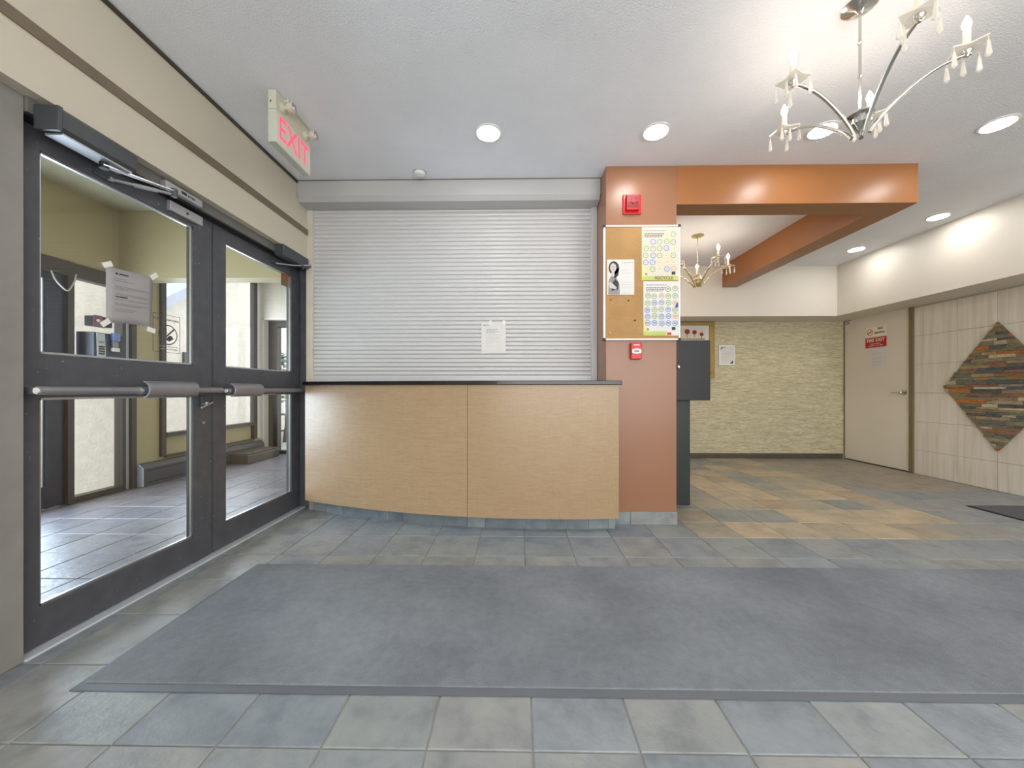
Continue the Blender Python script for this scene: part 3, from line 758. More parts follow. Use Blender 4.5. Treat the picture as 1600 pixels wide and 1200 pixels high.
# outdoors
struct(bx(-30, -2.05, -10, 30, -0.3, -0.1, 'concrete').box(-4.2, -1.9, 5.96, 14, -0.1, -0.02, 'concrete'), 'ground', None, 'pale concrete outside the building', 'ground')
tag(bx(-4.84, XV - 0.13, 3.9, 4.05, -0.1, 3.2, 'stucco').obj('wall_fin', None), 'cream stucco wing wall just outside the sidelight', 'wall', kind='structure')
nb = thing('neighbor_house', 'cream stucco house with sloping blue grey eave seen through the vestibule window', 'building', (-6.8, 8, -0.1))
MB().prism([(-6.5, 5.2, -0.1), (-6.5, 14, -0.1), (-6.5, 14, 7.6), (-6.5, 5.2, 1.72)], (-3, 0, 0), 'stucco').obj('wall', None, nb)
MB().prism([(-6.2, 5.0, 1.50), (-6.2, 14, 7.72), (-6.2, 14, 7.92), (-6.2, 5.0, 1.70)], (-3.4, 0, 0), 'fascia').obj('roof', None, nb)
MB().box(-6.5, -6.46, 7.03, 7.5, 1.35, 1.76, 'outer_dark').obj('vent', None, nb)
# shrub beyond the far door
def leaf_blob(name, c, r, n, seed, parent):
    rnd = random.Random(seed); mb = MB(); i = mb.mi('leaf')
    for _ in range(n):
        d = Vector((rnd.gauss(0, 1), rnd.gauss(0, 1), rnd.gauss(0, 1))).normalized() * r * rnd.uniform(0.55, 1.0)
        p = Vector(c) + Vector((d.x, d.y, d.z * 1.15)); a = rnd.uniform(0, 6.28); s_ = rnd.uniform(0.05, 0.09)
        u = Vector((math.cos(a), math.sin(a), rnd.uniform(-.6, .6))) * s_; v = Vector((-math.sin(a), math.cos(a), rnd.uniform(-.6, .6))) * s_ * 0.5
        mb.face([mb.bm.verts.new(q) for q in (p - u, p - v, p + u, p + v)], i)
    return tag(mb.obj(name, None, parent), None, None, None, 'stuff')
for q, (x, y, z, r_, lab) in enumerate(((-5.0, 7.85, 1.3, 0.5, 'leafy green tree seen through the far vestibule door glass'),)):
    t = thing('tree', lab, 'tree', (x, y, -0.1))
    MB().tube([(x, y, -0.1), (x + 0.05, y, 0.4), (x - 0.02, y + 0.02, z)], [0.06, 0.045, 0.025], 'bark', 8).obj('trunk', None, t, smooth=True)
    leaf_blob('foliage', (x, y, z), r_, 900, q, t)
t = thing('railing', 'green metal railing outside beyond the far vestibule door', 'railing', (-5.2, 8.6, -0.1))
bx(-5.7, -4.7, 8.58, 8.62, 0.42, 0.47, 'green_rail').obj('top_rail', None, t)
bx(-5.7, -4.7, 8.58, 8.62, 0.04, 0.08, 'green_rail').obj('bottom_rail', None, t)
for q in range(6): bx(-5.68 + q*0.19, -5.65 + q*0.19, 8.585, 8.615, -0.1 if q in (0, 5) else 0.08, 0.42, 'green_rail').obj('baluster', None, t)

# ------------------------------------------------------------------ reception: shutter, counter
sh = thing('roller_shutter', 'pale grey closed roller shutter above the reception counter', 'shutter', (-0.6, 3.17, 1.1))
mb = MB(); i = mb.mi('shutter')
P = 0.0362; prof = [(0, 0), (-0.007, 0.0025), (-0.0115, 0.008), (-0.0122, 0.014), (-0.0105, 0.022), (-0.006, 0.030), (0, 0.0362)]
A = [mb.bm.verts.new((-1.78, y, z)) for y, z in prof]; B = [mb.bm.verts.new((0.632, y, z)) for y, z in prof]
for k in range(len(prof) - 1):
    f = mb.face([A[k], B[k], B[k+1], A[k+1]], i)
bmesh.ops.recalc_face_normals(mb.bm, faces=mb.bm.faces)
sl = bpy.data.meshes.new('slat'); mb.bm.to_mesh(sl); mb.bm.free(); sl.materials.append(M['shutter'])
sl.shade_smooth(); sl.set_sharp_from_angle(angle=math.radians(50))
for k in range(40):
    o = bpy.data.objects.new('slat', sl); COL.objects.link(o); o.parent = sh
    o.location = Vector((0, 3.18, 1.158 + k*P)) - sh.location
bx(-1.78, 0.632, 3.168, 3.19, 1.1035, 1.158, 'shutter').obj('bottom_bar', None, sh, bev=0.004)
mb = MB().prism([(-1.818, 3.0, CEIL - 0.004), (-1.818, 3.0, 2.632), (-1.818, 3.03, 2.592), (-1.818, 3.13, 2.586), (-1.818, 3.25, 2.586), (-1.818, 3.25, CEIL - 0.004)], (1.818 + 0.674, 0, 0), 'shutter_box')
mb.obj('housing', None, sh, bev=0.003)
mb = MB().box(-1.8185, 0.676, 2.996, 3.03, CEIL - 0.006, CEIL - 0.0006, 'brown_trim'); mb.obj('top_seal', None, sh)
tag(bx(-1.832, -1.776, 3.155, 3.215, 1.1035, 2.59, 'rail_cream').obj('guide_rail', None, sh, bev=0.004), 'cream guide rail')
MB().box(0.628, 0.676, 3.14, 3.215, 1.1035, 2.59, 'shutter').obj('guide_rail', None, sh, bev=0.004)
# fill behind the curtain so that no gap shows
bx(-1.80, 0.66, 3.195, 3.21, 1.1035, 2.62, 'shutter_box').obj('curtain_backing', None, sh)

t = thing('notice', 'white letter sheet taped flat on the roller shutter', 'notice', (-0.21, 3.166, 1.35))
bx(-0.314, -0.104, 3.166, 3.167, 1.348, 1.612, 'paper').obj('sheet', None, t)
mb = MB()
mb.box(-0.296, -0.288, 3.1654, 3.166, 1.586, 1.596, 'ink'); mb.box(-0.284, -0.25, 3.1654, 3.166, 1.588, 1.594, 'ink_grey')
text_lines(mb, -0.0006, ((1.555, .78), (1.545, .6), (1.535, .85), (1.525, .6)), -0.27, -0.145, 'ink_grey', 0.004, 'X', 3.166, seed=2)
text_lines(mb, -0.0006, ((1.505, 1), (1.488, .9), (1.475, .95), (1.462, .7), (1.448, .9), (1.436, .4), (1.412, .45)), -0.272, -0.14, 'ink_light', 0.003, 'X', 3.166, seed=3)
mb.obj('printed_lines', None, t)
for x in (-0.245, -0.10 - 0.03): bx(x, x + 0.02, 3.1652, 3.166, 1.60, 1.632, 'tape').obj('tape', None, t)

# counter: a bowed front; arc y = y0 + (x-0.25)^2 / 10
def arc(x, y0): return y0 + (x - 0.25) ** 2 / 10.0
XC0, XC1, XSEAM = -1.80, 0.735, -0.371
ct = thing('reception_counter', 'bowed oak laminate reception counter with a black top', 'counter', (-0.5, 2.9, 0))
def xs(a, b, n=20): return [a + (b - a) * q / n for q in range(n + 1)]
def bowed(mb, a, b, y0, depth, z0, z1, m, n=20):
    pts = [(x, arc(x, y0), z0) for x in xs(a, b, n)] + [(x, arc(x, y0) + depth, z0) for x in reversed(xs(a, b, n))]
    mb.prism(pts, (0, 0, z1 - z0), m); return mb
for a, b in ((XC0, XSEAM - 0.0015), (XSEAM + 0.0015, XC1)):
    bowed(MB(), a, b, 2.667, 0.02, 0.098, 1.072, 'laminate').obj('front_panel', None, ct, smooth=True, sharp=25)
# carcass
pts = [(x, arc(x, 2.69)) for x in xs(XC0 + 0.004, XC1 - 0.002)]
outline = pts + [(XC1 - 0.002, 2.838), (0.67, 2.838), (0.67, 3.14), (XC0 + 0.004, 3.14)]
MB().prism([(x, y, 0.098) for x, y in outline], (0, 0, 0.97), 'seam').obj('carcass', None, ct)
pts = [(x, arc(x, 2.745)) for x in xs(XC0 + 0.004, XC1 - 0.01)]
outline = pts + [(XC1 - 0.01, 2.838), (0.67, 2.838), (0.67, 3.14), (XC0 + 0.004, 3.14)]
MB().prism([(x, y, 0.0) for x, y in outline], (0, 0, 0.098), 'grout').obj('plinth', None, ct)
pts = [(x, arc(x, 2.638)) for x in xs(-1.812, 0.752)]
outline = pts + [(0.752, 2.838), (0.672, 2.838), (0.672, 3.165), (-1.812, 3.165)]
MB().prism([(x, y, 1.072) for x, y in outline], (0, 0, 0.030), 'counter_top').obj('worktop', None, ct, bev=0.004)
edges_px = [-1.796, -1.62, -1.45, -1.12, -1.02, -0.90, -0.655, -0.38, -0.245, -0.09, 0.065, 0.215, 0.372, 0.525, 0.675, 0.728]
for a, b in zip(edges_px, edges_px[1:]):
    o = bowed(MB(), a + 0.001, b - 0.001, 2.735, 0.011, 0.0, 0.097, 'slate', 4).obj('plinth_tile', None, ct)
    o.color = (*lin(random.choice(['#7c858b', '#727b82', '#838a8c', '#6c747a'])), 1)

# ------------------------------------------------------------------ column furniture
t = thing('fire_alarm_horn', 'red square fire alarm horn high on the terracotta column', 'alarm', (0.875, YC, 2.45))
bx(0.805, 0.948, YC - 0.012, YC, 2.382, 2.532, 'red').obj('back_plate', None, t, bev=0.006)
bx(0.826, 0.924, YC - 0.04, YC - 0.012, 2.402, 2.515, 'red').obj('body', None, t, bev=0.005)
bx(0.836, 0.914, YC - 0.0415, YC - 0.036, 2.420, 2.505, 'red_dark').obj('grille', None, t)
mb = MB().box(0.872, 0.878, YC - 0.044, YC - 0.041, 2.420, 2.505, 'red').box(0.836, 0.914, YC - 0.044, YC - 0.041, 2.460, 2.466, 'red')
mb.lathe([(0.015, -0.008), (0.015, 0)], (0.875, YC - 0.041, 2.463), 'red', 16, 'Y'); mb.obj('grille_bars', None, t)
t = thing('pull_station', 'small red fire pull station with white handle on the column', 'alarm', (0.903, YC, 1.33))
bx(0.862, 0.944, YC - 0.035, YC, 1.268, 1.394, 'red').obj('body', None, t, bev=0.005)
MB().prism([(0.868, YC - 0.04, 1.342), (0.903, YC - 0.04, 1.350), (0.938, YC - 0.04, 1.342), (0.938, YC - 0.04, 1.314), (0.903, YC - 0.04, 1.307), (0.868, YC - 0.04, 1.314)], (0, 0.006, 0), 'white').obj('handle', None, t, bev=0.002)
bx(0.882, 0.924, YC - 0.0365, YC - 0.035, 1.372, 1.378, 'white').box(0.885, 0.921, YC - 0.0425, YC - 0.04, 1.322, 1.335, 'ink_grey').obj('markings', None, t)

cbd = thing('cork_board', 'white framed cork notice board on the terracotta column', 'notice board', (0.945, YC, 1.41))
YK = 2.825
bx(0.664, 1.228, YK, YC, 1.422, 2.282, 'cork').obj('cork_sheet', None, cbd)
mb = MB()
for a in ((0.655, 0.669, 1.425, 2.28), (1.224, 1.237, 1.425, 2.28), (0.668, 1.225, 1.413, 1.426), (0.668, 1.225, 2.279, 2.292)):
    bx(a[0], a[1], YK - 0.006, YC, a[2], a[3], 'white').obj('frame_rail', None, cbd, bev=0.003)
for (x, z) in ((0.662, 1.42), (1.23, 1.42), (1.23, 2.285), (0.662, 2.285)):
    tag(bx(x - 0.011, x + 0.011, YK - 0.008, YC, z - 0.011, z + 0.011, 'ink').obj('corner_cap', None, cbd, bev=0.004), 'dark corner cap')
for (x, z, m) in ((0.71, 1.722, 'red'), (0.845, 1.715, 'ink'), (0.893, 1.564, 'ink'), (0.70, 1.47, 'print_orange')):
    p = MB().lathe([(0.005, 0), (0.0035, -0.006), (0.006, -0.012)], (x, YK, z), m, 10, 'Y').obj('push_pin', None, None, smooth=True)
    tag(p, {'red': 'red push pin on the bare cork just below the woman notice', 'print_orange': 'orange push pin near the bottom left corner of the cork board'}.get(m, 'black push pin on the cork, upper of two' if z > 1.6 else 'black push pin on the cork, lower of two'), 'push pin', 'push pins in the cork board')

def disc(mb, cx, cz_, r, m, n=16, mk=None):
    mb.face([mb.bm.verts.new(mk(cx + r*math.cos(2*math.pi*q/n), cz_ + r*math.sin(2*math.pi*q/n))) for q in range(n)], mb.mi(m))
def poster(z0, z1, x0, x1, seed, label, faint):  # faint: lens glare put into paler paper and ink colours
    rnd = random.Random(seed)
    t = thing('poster', label, 'poster', (x0, YK, z0), 'recycling posters on the cork board')
    y = YK - 0.0005 - (0.0015 if seed == 2 else 0)
    bx(x0, x1, y - 0.001, y, z0, z1, 'paper_cream' if faint else 'paper').obj('sheet', None, t)
    f1 = lambda u, v: (u, y - 0.0016, v); f2 = lambda u, v: (u, y - 0.0021, v)
    mb = MB()
    # lime footer and title
    mb.box(x0, x1 - (0.0 if faint else 0.09), y - 0.0015, y - 0.001, z0, z0 + 0.032, 'print_lime')
    mb.box(x0, x0 + 0.03, y - 0.0014, y - 0.001, z0 + 0.032, z0 + 0.12, 'print_yellow')
    mb.obj('colour_band', None, t)
    mb = MB()
    text_lines(mb, -0.0006, ((z1 - 0.028, .8),), x0 + 0.02, x1 - 0.05, 'ink_grey', 0.007, 'X', y - 0.001, seed=seed)
    text_lines(mb, -0.0006, ((z1 - 0.05, 1), (z1 - 0.062, .95), (z1 - 0.074, .9)), x0 + 0.02, x0 + 0.17, 'ink', 0.005, 'X', y - 0.001, seed=seed + 5)
    mb.box(x1 - 0.05, x1 - 0.022, y - 0.0016, y - 0.001, z0 + 0.042, z0 + 0.065, 'ink'); mb.box(x0 + 0.026, x0 + 0.042, y - 0.0016, y - 0.001, z0 + 0.04, z0 + 0.056, 'ink_grey')
    mb.obj('printed_lines', None, t)
    cols = [x0 + 0.032 + q*0.052 for q in range(5)]
    mb = MB()
    spots = [(cols[3], z1 - 0.06), (cols[4], z1 - 0.056)] + [(c + rnd.uniform(-.003, .003), z1 - 0.112 - r*0.052 + rnd.uniform(-.003, .003)) for r in range(5) for c in cols]
    for (cx, cz_) in spots:
        k = rnd.choice(['print_blue', 'print_blue', 'print_green', 'print_green', 'print_yellow' if faint else 'print_blue', 'print_orange' if rnd.random() < 0.4 else 'print_green'])
        disc(mb, cx, cz_, 0.0205, 'paper', mk=f1)
        ringmesh(mb, cx, cz_, 0.0152, 0.0215, k, 18, f2)
        for dz in (0.005, -0.003): mb.face([mb.bm.verts.new(f2(cx + a, cz_ + dz + b)) for a, b in ((-.010, -.0022), (.010, -.0022), (.010, .0022), (-.010, .0022))], mb.mi('ink_light' if faint else ('print_navy' if k == 'print_blue' else 'ink_grey')))
    if not faint:
        mb.prism([f2(x1 - 0.028, z0 + 0.21), f2(x1 - 0.002, z0 + 0.215), f2(x1 - 0.002, z0 + 0.25), f2(x1 - 0.016, z0 + 0.245)], (0, -0.0004, 0), 'print_navy')
        mb.box(x1 - 0.085, x1 - 0.055, y - 0.002, y - 0.001, z0 + 0.004, z0 + 0.024, 'red_sign')
    tag(mb.obj('printed_circles', None, t), 'rows of blue and green printed circles')
    return t, y
p1, y1_ = poster(1.870, 2.276, 0.946, 1.2225, 1, 'upper poster of printed circles with a lime RECYCLE band on the cork board', True)
text('lettering', 'RECYCLE', 0.034, (1.115, y1_ - 0.0016, 1.886), FACE_FRONT, 'brown_trim', p1, sx=1.0, bold=0.0008)
poster(1.448, 1.862, 0.958, 1.2228, 2, 'lower poster of crisp printed circles on the cork board', False)
t = thing('notice', 'paper with a black and white photo of a woman on the cork board', 'notice', (0.785, YK, 1.76))
y = YK - 0.002
bx(0.682, 0.889, y - 0.001, y, 1.760, 2.029, 'paper').obj('sheet', None, t)
mb = MB(); f1 = lambda u, v: (u, y - 0.0016, v); f2 = lambda u, v: (u, y - 0.0022, v); f3 = lambda u, v: (u, y - 0.0027, v)
def blob(cx, cz_, rx, rz, m, mk, n=18): mb.face([mb.bm.verts.new(mk(cx + rx*math.cos(2*math.pi*q/n), cz_ + rz*math.sin(2*math.pi*q/n))) for q in range(n)], mb.mi(m))
blob(0.733, 1.965, 0.040, 0.052, 'ink', f1)                              # hair
mb.face([mb.bm.verts.new(f1(u, v)) for u, v in ((0.705, 1.95), (0.775, 1.965), (0.768, 1.91), (0.745, 1.885), (0.725, 1.90))], mb.mi('ink'))
blob(0.728, 1.967, 0.024, 0.034, 'skin_grey', f2)                         # face
for u in (0.719, 0.737): blob(u, 1.972, 0.004, 0.0025, 'ink', f3, 8)
blob(0.729, 1.951, 0.008, 0.003, 'ink_grey', f3, 10)
mb.face([mb.bm.verts.new(f2(u, v)) for u, v in ((0.715, 1.935), (0.738, 1.935), (0.737, 1.90), (0.712, 1.90))], mb.mi('skin_grey'))
mb.face([mb.bm.verts.new(f1(u, v)) for u, v in ((0.69, 1.763), (0.778, 1.763), (0.776, 1.84), (0.755, 1.885), (0.738, 1.905), (0.712, 1.905), (0.695, 1.87))], mb.mi('ink_grey'))
mb.face([mb.bm.verts.new(f2(u, v)) for u, v in ((0.715, 1.79), (0.765, 1.80), (0.77, 1.855), (0.745, 1.88), (0.72, 1.85))], mb.mi('ink'))
mb.face([mb.bm.verts.new(f3(u, v)) for u, v in ((0.695, 1.85), (0.71, 1.86), (0.755, 1.815), (0.75, 1.80), (0.70, 1.815))], mb.mi('skin_grey'))
mb.obj('photograph', None, t)
mb = MB()
text_lines(mb, -0.0006, ((2.005, 1),), 0.795, 0.88, 'ink_grey', 0.005, 'X', y - 0.001, seed=1)
text_lines(mb, -0.0006, ((1.995, .4), (1.95, .6), (1.925, .9), (1.855, 1), (1.838, .9), (1.82, .95), (1.775, .8)), 0.79, 0.88, 'ink_light', 0.003, 'X', y - 0.001, seed=8)
mb.obj('printed_lines', None, t)

# dark drop box and its post, just behind the column
t = thing('drop_box', 'blue black wall box with a round knob on a narrow dark green pedestal', 'box', (1.44, 3.4, 0))
bx(1.2205, 1.662, 3.2, 3.62, 0.942, 1.462, 'navy_box').obj('box_body', None, t, bev=0.004)
tag(bx(1.2205, 1.546, 3.325, 3.60, 0.0, 0.942, 'green_post').obj('pedestal', None, t, bev=0.004), 'dark green pedestal')
MB().lathe([(0.009, 0), (0.008, -0.010), (0.014, -0.016), (0.014, -0.026), (0.008, -0.031)], (1.378, 3.2, 1.232), 'steel', 18, 'Y').obj('knob', None, t, smooth=True)

# ------------------------------------------------------------------ alcove: pictures, fire door, diamond
t = thing('framed_picture', 'gold framed picture of three small red trees on the papered wall', 'picture', (2.4, YB, 1.2))
for a in ((1.82, 2.958, 1.997, 2.05), (1.82, 2.958, 1.203, 1.283), (1.82, 1.90, 1.283, 1.997), (2.880, 2.958, 1.283, 1.997)):
    bx(a[0], a[1], YB - 0.035, YB, a[2], a[3], 'gold_frame').obj('frame_rail', None, t, bev=0.006)
bx(1.90, 2.88, YB - 0.016, YB, 1.283, 1.997, 'paper').obj('mat_board', None, t)
bx(2.0, 2.82, YB - 0.018, YB - 0.016, 1.36, 1.955, 'paper_cream').obj('print', None, t)
mb = MB(); g = lambda u, v: (u, YB - 0.0186, v)
for (x, z, s_) in ((2.55, 1.905, 0.040), (2.66, 1.895, 0.034), (2.765, 1.865, 0.030)):
    for q in range(7):
        a = q * 0.9; disc(mb, x + s_*0.55*math.cos(a), z + s_*0.5*math.sin(a), s_*0.5, 'tree_red', 10, lambda u, v, q=q: (u, YB - 0.0186 - q*0.0002, v))
    mb.face([mb.bm.verts.new(g(u, v)) for u, v in ((x - .004, z - s_*2.3), (x + .004, z - s_*2.3), (x + .004, z), (x - .004, z))], mb.mi('tree_red'))
mb.face([mb.bm.verts.new(g(u, v)) for u, v in ((2.02, 1.785), (2.81, 1.785), (2.81, 1.80), (2.02, 1.795))], mb.mi('brown_trim'))
mb.obj('painted_trees', None, t)
t = thing('framed_certificate', 'small white framed certificate on the papered wall beside the picture', 'picture', (3.14, YB, 1.4))
for a in ((3.024, 3.262, 1.676, 1.703), (3.024, 3.262, 1.397, 1.424), (3.024, 3.048, 1.424, 1.676), (3.238, 3.262, 1.424, 1.676)):
    bx(a[0], a[1], YB - 0.022, YB, a[2], a[3], 'white').obj('frame_rail', None, t, bev=0.003)
bx(3.048, 3.238, YB - 0.012, YB, 1.424, 1.676, 'paper').obj('sheet', None, t)
mb = MB(); g = lambda u, v: (u, YB - 0.0126, v)
mb.face([mb.bm.verts.new(g(u, v)) for u, v in ((3.05, 1.674), (3.05, 1.62), (3.085, 1.655), (3.14, 1.674))], mb.mi('ink_grey'))
mb.face([mb.bm.verts.new(g(u, v)) for u, v in ((3.236, 1.426), (3.236, 1.47), (3.19, 1.426))], mb.mi('ink'))
text_lines(mb, -0.0006, ((1.61, .6), (1.575, .9), (1.555, .8), (1.53, .95), (1.51, .7), (1.475, .6)), 3.075, 3.215, 'ink_light', 0.005, 'X', YB - 0.012, seed=6)
mb.obj('printed_lines', None, t)

fd = thing('door_5', 'beige fire exit door with lever handle on the right wall', 'door', (XR, 5.1, 0), kind='structure')
bx(XR + 0.006, XR + 0.05, 4.672, 5.588, 0.012, 2.098, 'door_beige').obj('leaf', None, fd, bev=0.003)
struct(MB().box(XR - 0.014, XR + 0.06, 4.618, 4.670, 0, 2.106, 'door_frame').box(XR - 0.006, XR + 0.06, 5.59, 5.60, 0, 2.106, 'door_frame'), 'door_frame', None, 'khaki metal frame of the beige fire exit door', 'door frame', bev=0.003)
for z in (0.25, 1.05, 1.85): MB().tube([(XR - 0.004, 5.585, z - 0.05), (XR - 0.004, 5.585, z + 0.05)], 0.008, 'door_frame', 10).obj('hinge', None, fd, smooth=True)
lv = MB().lathe([(0.033, 0.004), (0.033, -0.008), (0.026, -0.014), (0.014, -0.016), (0.014, -0.045), (0.010, -0.05)], (XR + 0.002, 4.735, 1.0), 'steel', 22, 'X').obj('handle_rose', None, fd, smooth=True)
MB().tube([(XR - 0.045, 4.735, 1.0), (XR - 0.050, 4.755, 0.998), (XR - 0.048, 4.80, 0.994), (XR - 0.042, 4.86, 0.992)], [0.011, 0.011, 0.009, 0.007], 'steel', 12).obj('lever', None, lv, smooth=True)
bx(XR + 0.002, XR + 0.007, 4.668, 4.674, 0.93, 1.07, 'steel').obj('latch_plate', None, fd)
xf = XR + 0.005
t = thing('no_smoking_sign', 'cream NO SMOKING sign on the fire door, above the red sign', 'sign', (xf, 5.1, 1.82))
bx(xf - 0.002, xf, 4.965, 5.245, 1.765, 1.893, 'sign_ivory').obj('plate', None, t)
text('lettering', 'NO', 0.045, (xf - 0.0025, 5.045, 1.862), FACE_RIGHT, 'ink', t, bold=0.0015)
text('lettering', 'SMOKING', 0.036, (xf - 0.0025, 5.055, 1.808), FACE_RIGHT, 'ink', t, sx=0.88, bold=0.0008)
mb = MB(); fr_ = lambda u, v: (xf - 0.0026, u, v)
ringmesh(mb, 5.19, 1.825, 0.036, 0.044, 'red_sign', 26, fr_)
d_ = 0.028; mb.prism([fr_(5.19 + d_ + .003, 1.825 - d_ + .003), fr_(5.19 + d_ - .003, 1.825 - d_ - .003), fr_(5.19 - d_ - .003, 1.825 + d_ - .003), fr_(5.19 - d_ + .003, 1.825 + d_ + .003)], (-0.0005, 0, 0), 'red_sign')
mb.prism([fr_(5.215, 1.820), fr_(5.165, 1.820), fr_(5.165, 1.829), fr_(5.215, 1.829)], (-0.0003, 0, 0), 'ink')
mb.obj('symbol', None, t)
t = thing('fire_exit_sign', 'red FIRE EXIT sign with white lettering on the beige door', 'sign', (xf, 5.1, 1.68))
bx(xf - 0.003, xf, 4.962, 5.258, 1.612, 1.748, 'red_sign').obj('plate', None, t, bev=0.001)
text('lettering', 'FIRE EXIT', 0.062, (xf - 0.0035, 5.11, 1.708), FACE_RIGHT, 'white', t, sx=0.98, bold=0.001)
text('lettering', 'DOOR MUST BE', 0.020, (xf - 0.0035, 5.11, 1.660), FACE_RIGHT, 'white', t)
text('lettering', 'CLOSED AT ALL TIMES', 0.020, (xf - 0.0035, 5.11, 1.635), FACE_RIGHT, 'white', t)
t = thing('notice', 'white paper notice on the beige door under the red sign', 'notice', (xf, 5.08, 1.45))
bx(xf - 0.002, xf, 4.975, 5.19, 1.315, 1.598, 'paper').obj('sheet', None, t)
mb = MB(); text_lines(mb, -0.0006, ((1.56, .4), (1.53, .9), (1.51, .8), (1.47, .95), (1.45, .9), (1.42, .7), (1.40, .9), (1.37, .6)), 5.0, 5.165, 'ink_light', 0.005, 'Y', xf - 0.002, seed=3, rev=True); mb.obj('printed_lines', None, t)
t = thing('sticker', 'tiny red and white sticker in the top corner of the fire door', 'sticker', (xf, 5.54, 2.04))
bx(xf - 0.001, xf, 5.49, 5.582, 2.045, 2.094, 'red_sign').obj('red_half', None, t)
bx(xf - 0.001, xf, 5.49, 5.582, 1.99, 2.045, 'paper').obj('white_half', None, t)
mb = MB(); text_lines(mb, -0.0006, ((2.03, .8), (2.008, .9)), 5.50, 5.575, 'ink', 0.010, 'Y', xf - 0.001, seed=5, rev=True); mb.obj('printed_lines', None, t)

# stacked-stone diamond
sd = thing('stone_diamond', 'diamond panel of multicoloured stacked stone strips on the tiled wall', 'wall panel', (XR, 3.816, 1.066))
CY, CZ, HW, HH = 3.816, 1.066, 0.473, 0.657
g = lambda u, v, x=0.0: (XR - 0.006 - x, u, v)
MB().prism([(XR - 0.004, CY - HW, CZ), (XR - 0.004, CY, CZ + HH), (XR - 0.004, CY + HW, CZ), (XR - 0.004, CY, CZ - HH)], (-0.004, 0, 0), 'black').obj('backing', None, sd)
STONES = ['#9c8a6a', '#84806c', '#a8987a', '#96734d', '#6d6d64', '#b9783f', '#85866f', '#bfb392', '#95897a', '#66655f', '#a9946c', '#8f6f5a', '#7d7d68', '#9f7763', '#cabd9f', '#77766c', '#5f6468', '#a8845a']
rnd = random.Random(11)
z = CZ - HH
def clip(poly, inside, inter):
    out = []
    for a, b in zip(poly, poly[1:] + poly[:1]):
        ia, ib = inside(a), inside(b)
        if ia: out.append(a)
        if ia != ib: out.append(inter(a, b))
    return out
def clip_diamond(poly):
    for sy in (1, -1):
        for sz in (1, -1):
            fn = lambda p: 1 - sy*(p[0]-CY)/HW - sz*(p[1]-CZ)/HH
            def inter(a, b): t_ = fn(a)/(fn(a)-fn(b)); return (a[0]+(b[0]-a[0])*t_, a[1]+(b[1]-a[1])*t_)
            poly = clip(poly, lambda p: fn(p) >= 0, inter)
            if len(poly) < 3: return []
    return poly
while z < CZ + HH:
    h = rnd.uniform(0.022, 0.046); u = CY - HW - rnd.uniform(0, 0.15)
    while u < CY + HW:
        w = rnd.uniform(0.09, 0.30)
        poly = clip_diamond([(u + 0.001, z + 0.001), (u + w - 0.001, z + 0.001), (u + w - 0.001, z + h - 0.001), (u + 0.001, z + h - 0.001)])
        if len(poly) >= 3:
            area = 0.5*abs(sum(a[0]*b[1]-b[0]*a[1] for a, b in zip(poly, poly[1:]+poly[:1])))
            if area > 2e-5:
                pr_ = rnd.uniform(0.006, 0.022)
                o = MB().prism([(XR - 0.0075, a, b) for a, b in poly], (-pr_, 0, 0), 'stone').obj('stone_strip', None, sd)
                o.color = (*lin(rnd.choice(STONES)), 1)
        u += w
    z += h

# ------------------------------------------------------------------ mats
mt = thing('floor_mat', 'large grey carpet mat with a rubber edge lying in front of the doors', 'mat', (1.0, 1.7, 0))
X0, X1, Y0, Y1 = -1.545, 3.55, 1.243, 2.16
bx(X0 + 0.022, X1 - 0.022, Y0 + 0.028, Y1 - 0.015, 0.001, 0.0115, 'carpet').obj('pile', None, mt, bev=0.003)
mb = MB(); i = mb.mi('mat_rubber')
o_ = [(X0, Y0), (X1, Y0), (X1, Y1), (X0, Y1)]; n_ = [(X0 + 0.022, Y0 + 0.028), (X1 - 0.022, Y0 + 0.028), (X1 - 0.022, Y1 - 0.015), (X0 + 0.022, Y1 - 0.015)]
oa = [mb.bm.verts.new((x, y, 0.0005)) for x, y in o_]; ob = [mb.bm.verts.new((x, y, 0.003)) for x, y in o_]; na = [mb.bm.verts.new((x, y, 0.0075)) for x, y in n_]; nb_ = [mb.bm.verts.new((x, y, 0.0005)) for x, y in n_]
for A, B in ((oa, ob), (ob, na), (na, nb_), (nb_, oa)):
    for q in range(4): mb.face([A[q], A[(q+1) % 4], B[(q+1) % 4], B[q]], i)
tag(mb.obj('rubber_edge', None, mt), 'smooth dark grey rubber edge')
mt = thing('floor_mat', 'smaller charcoal mat lying beside the tiled right wall', 'mat', (4.4, 2.7, 0))
bx(4.0, 4.84, 1.9, 3.325, 0.0005, 0.010, 'dark_mat').obj('pile', None, mt, bev=0.003)
mb = MB().box(3.985, 4.0, 1.885, 3.34, 0.0005, 0.005, 'black').box(4.84, 4.855, 1.885, 3.34, 0.0005, 0.005, 'black').box(4.0, 4.84, 3.325, 3.34, 0.0005, 0.005, 'black').box(4.0, 4.84, 1.885, 1.9, 0.0005, 0.005, 'black')
mb.obj('rubber_edge', None, mt)

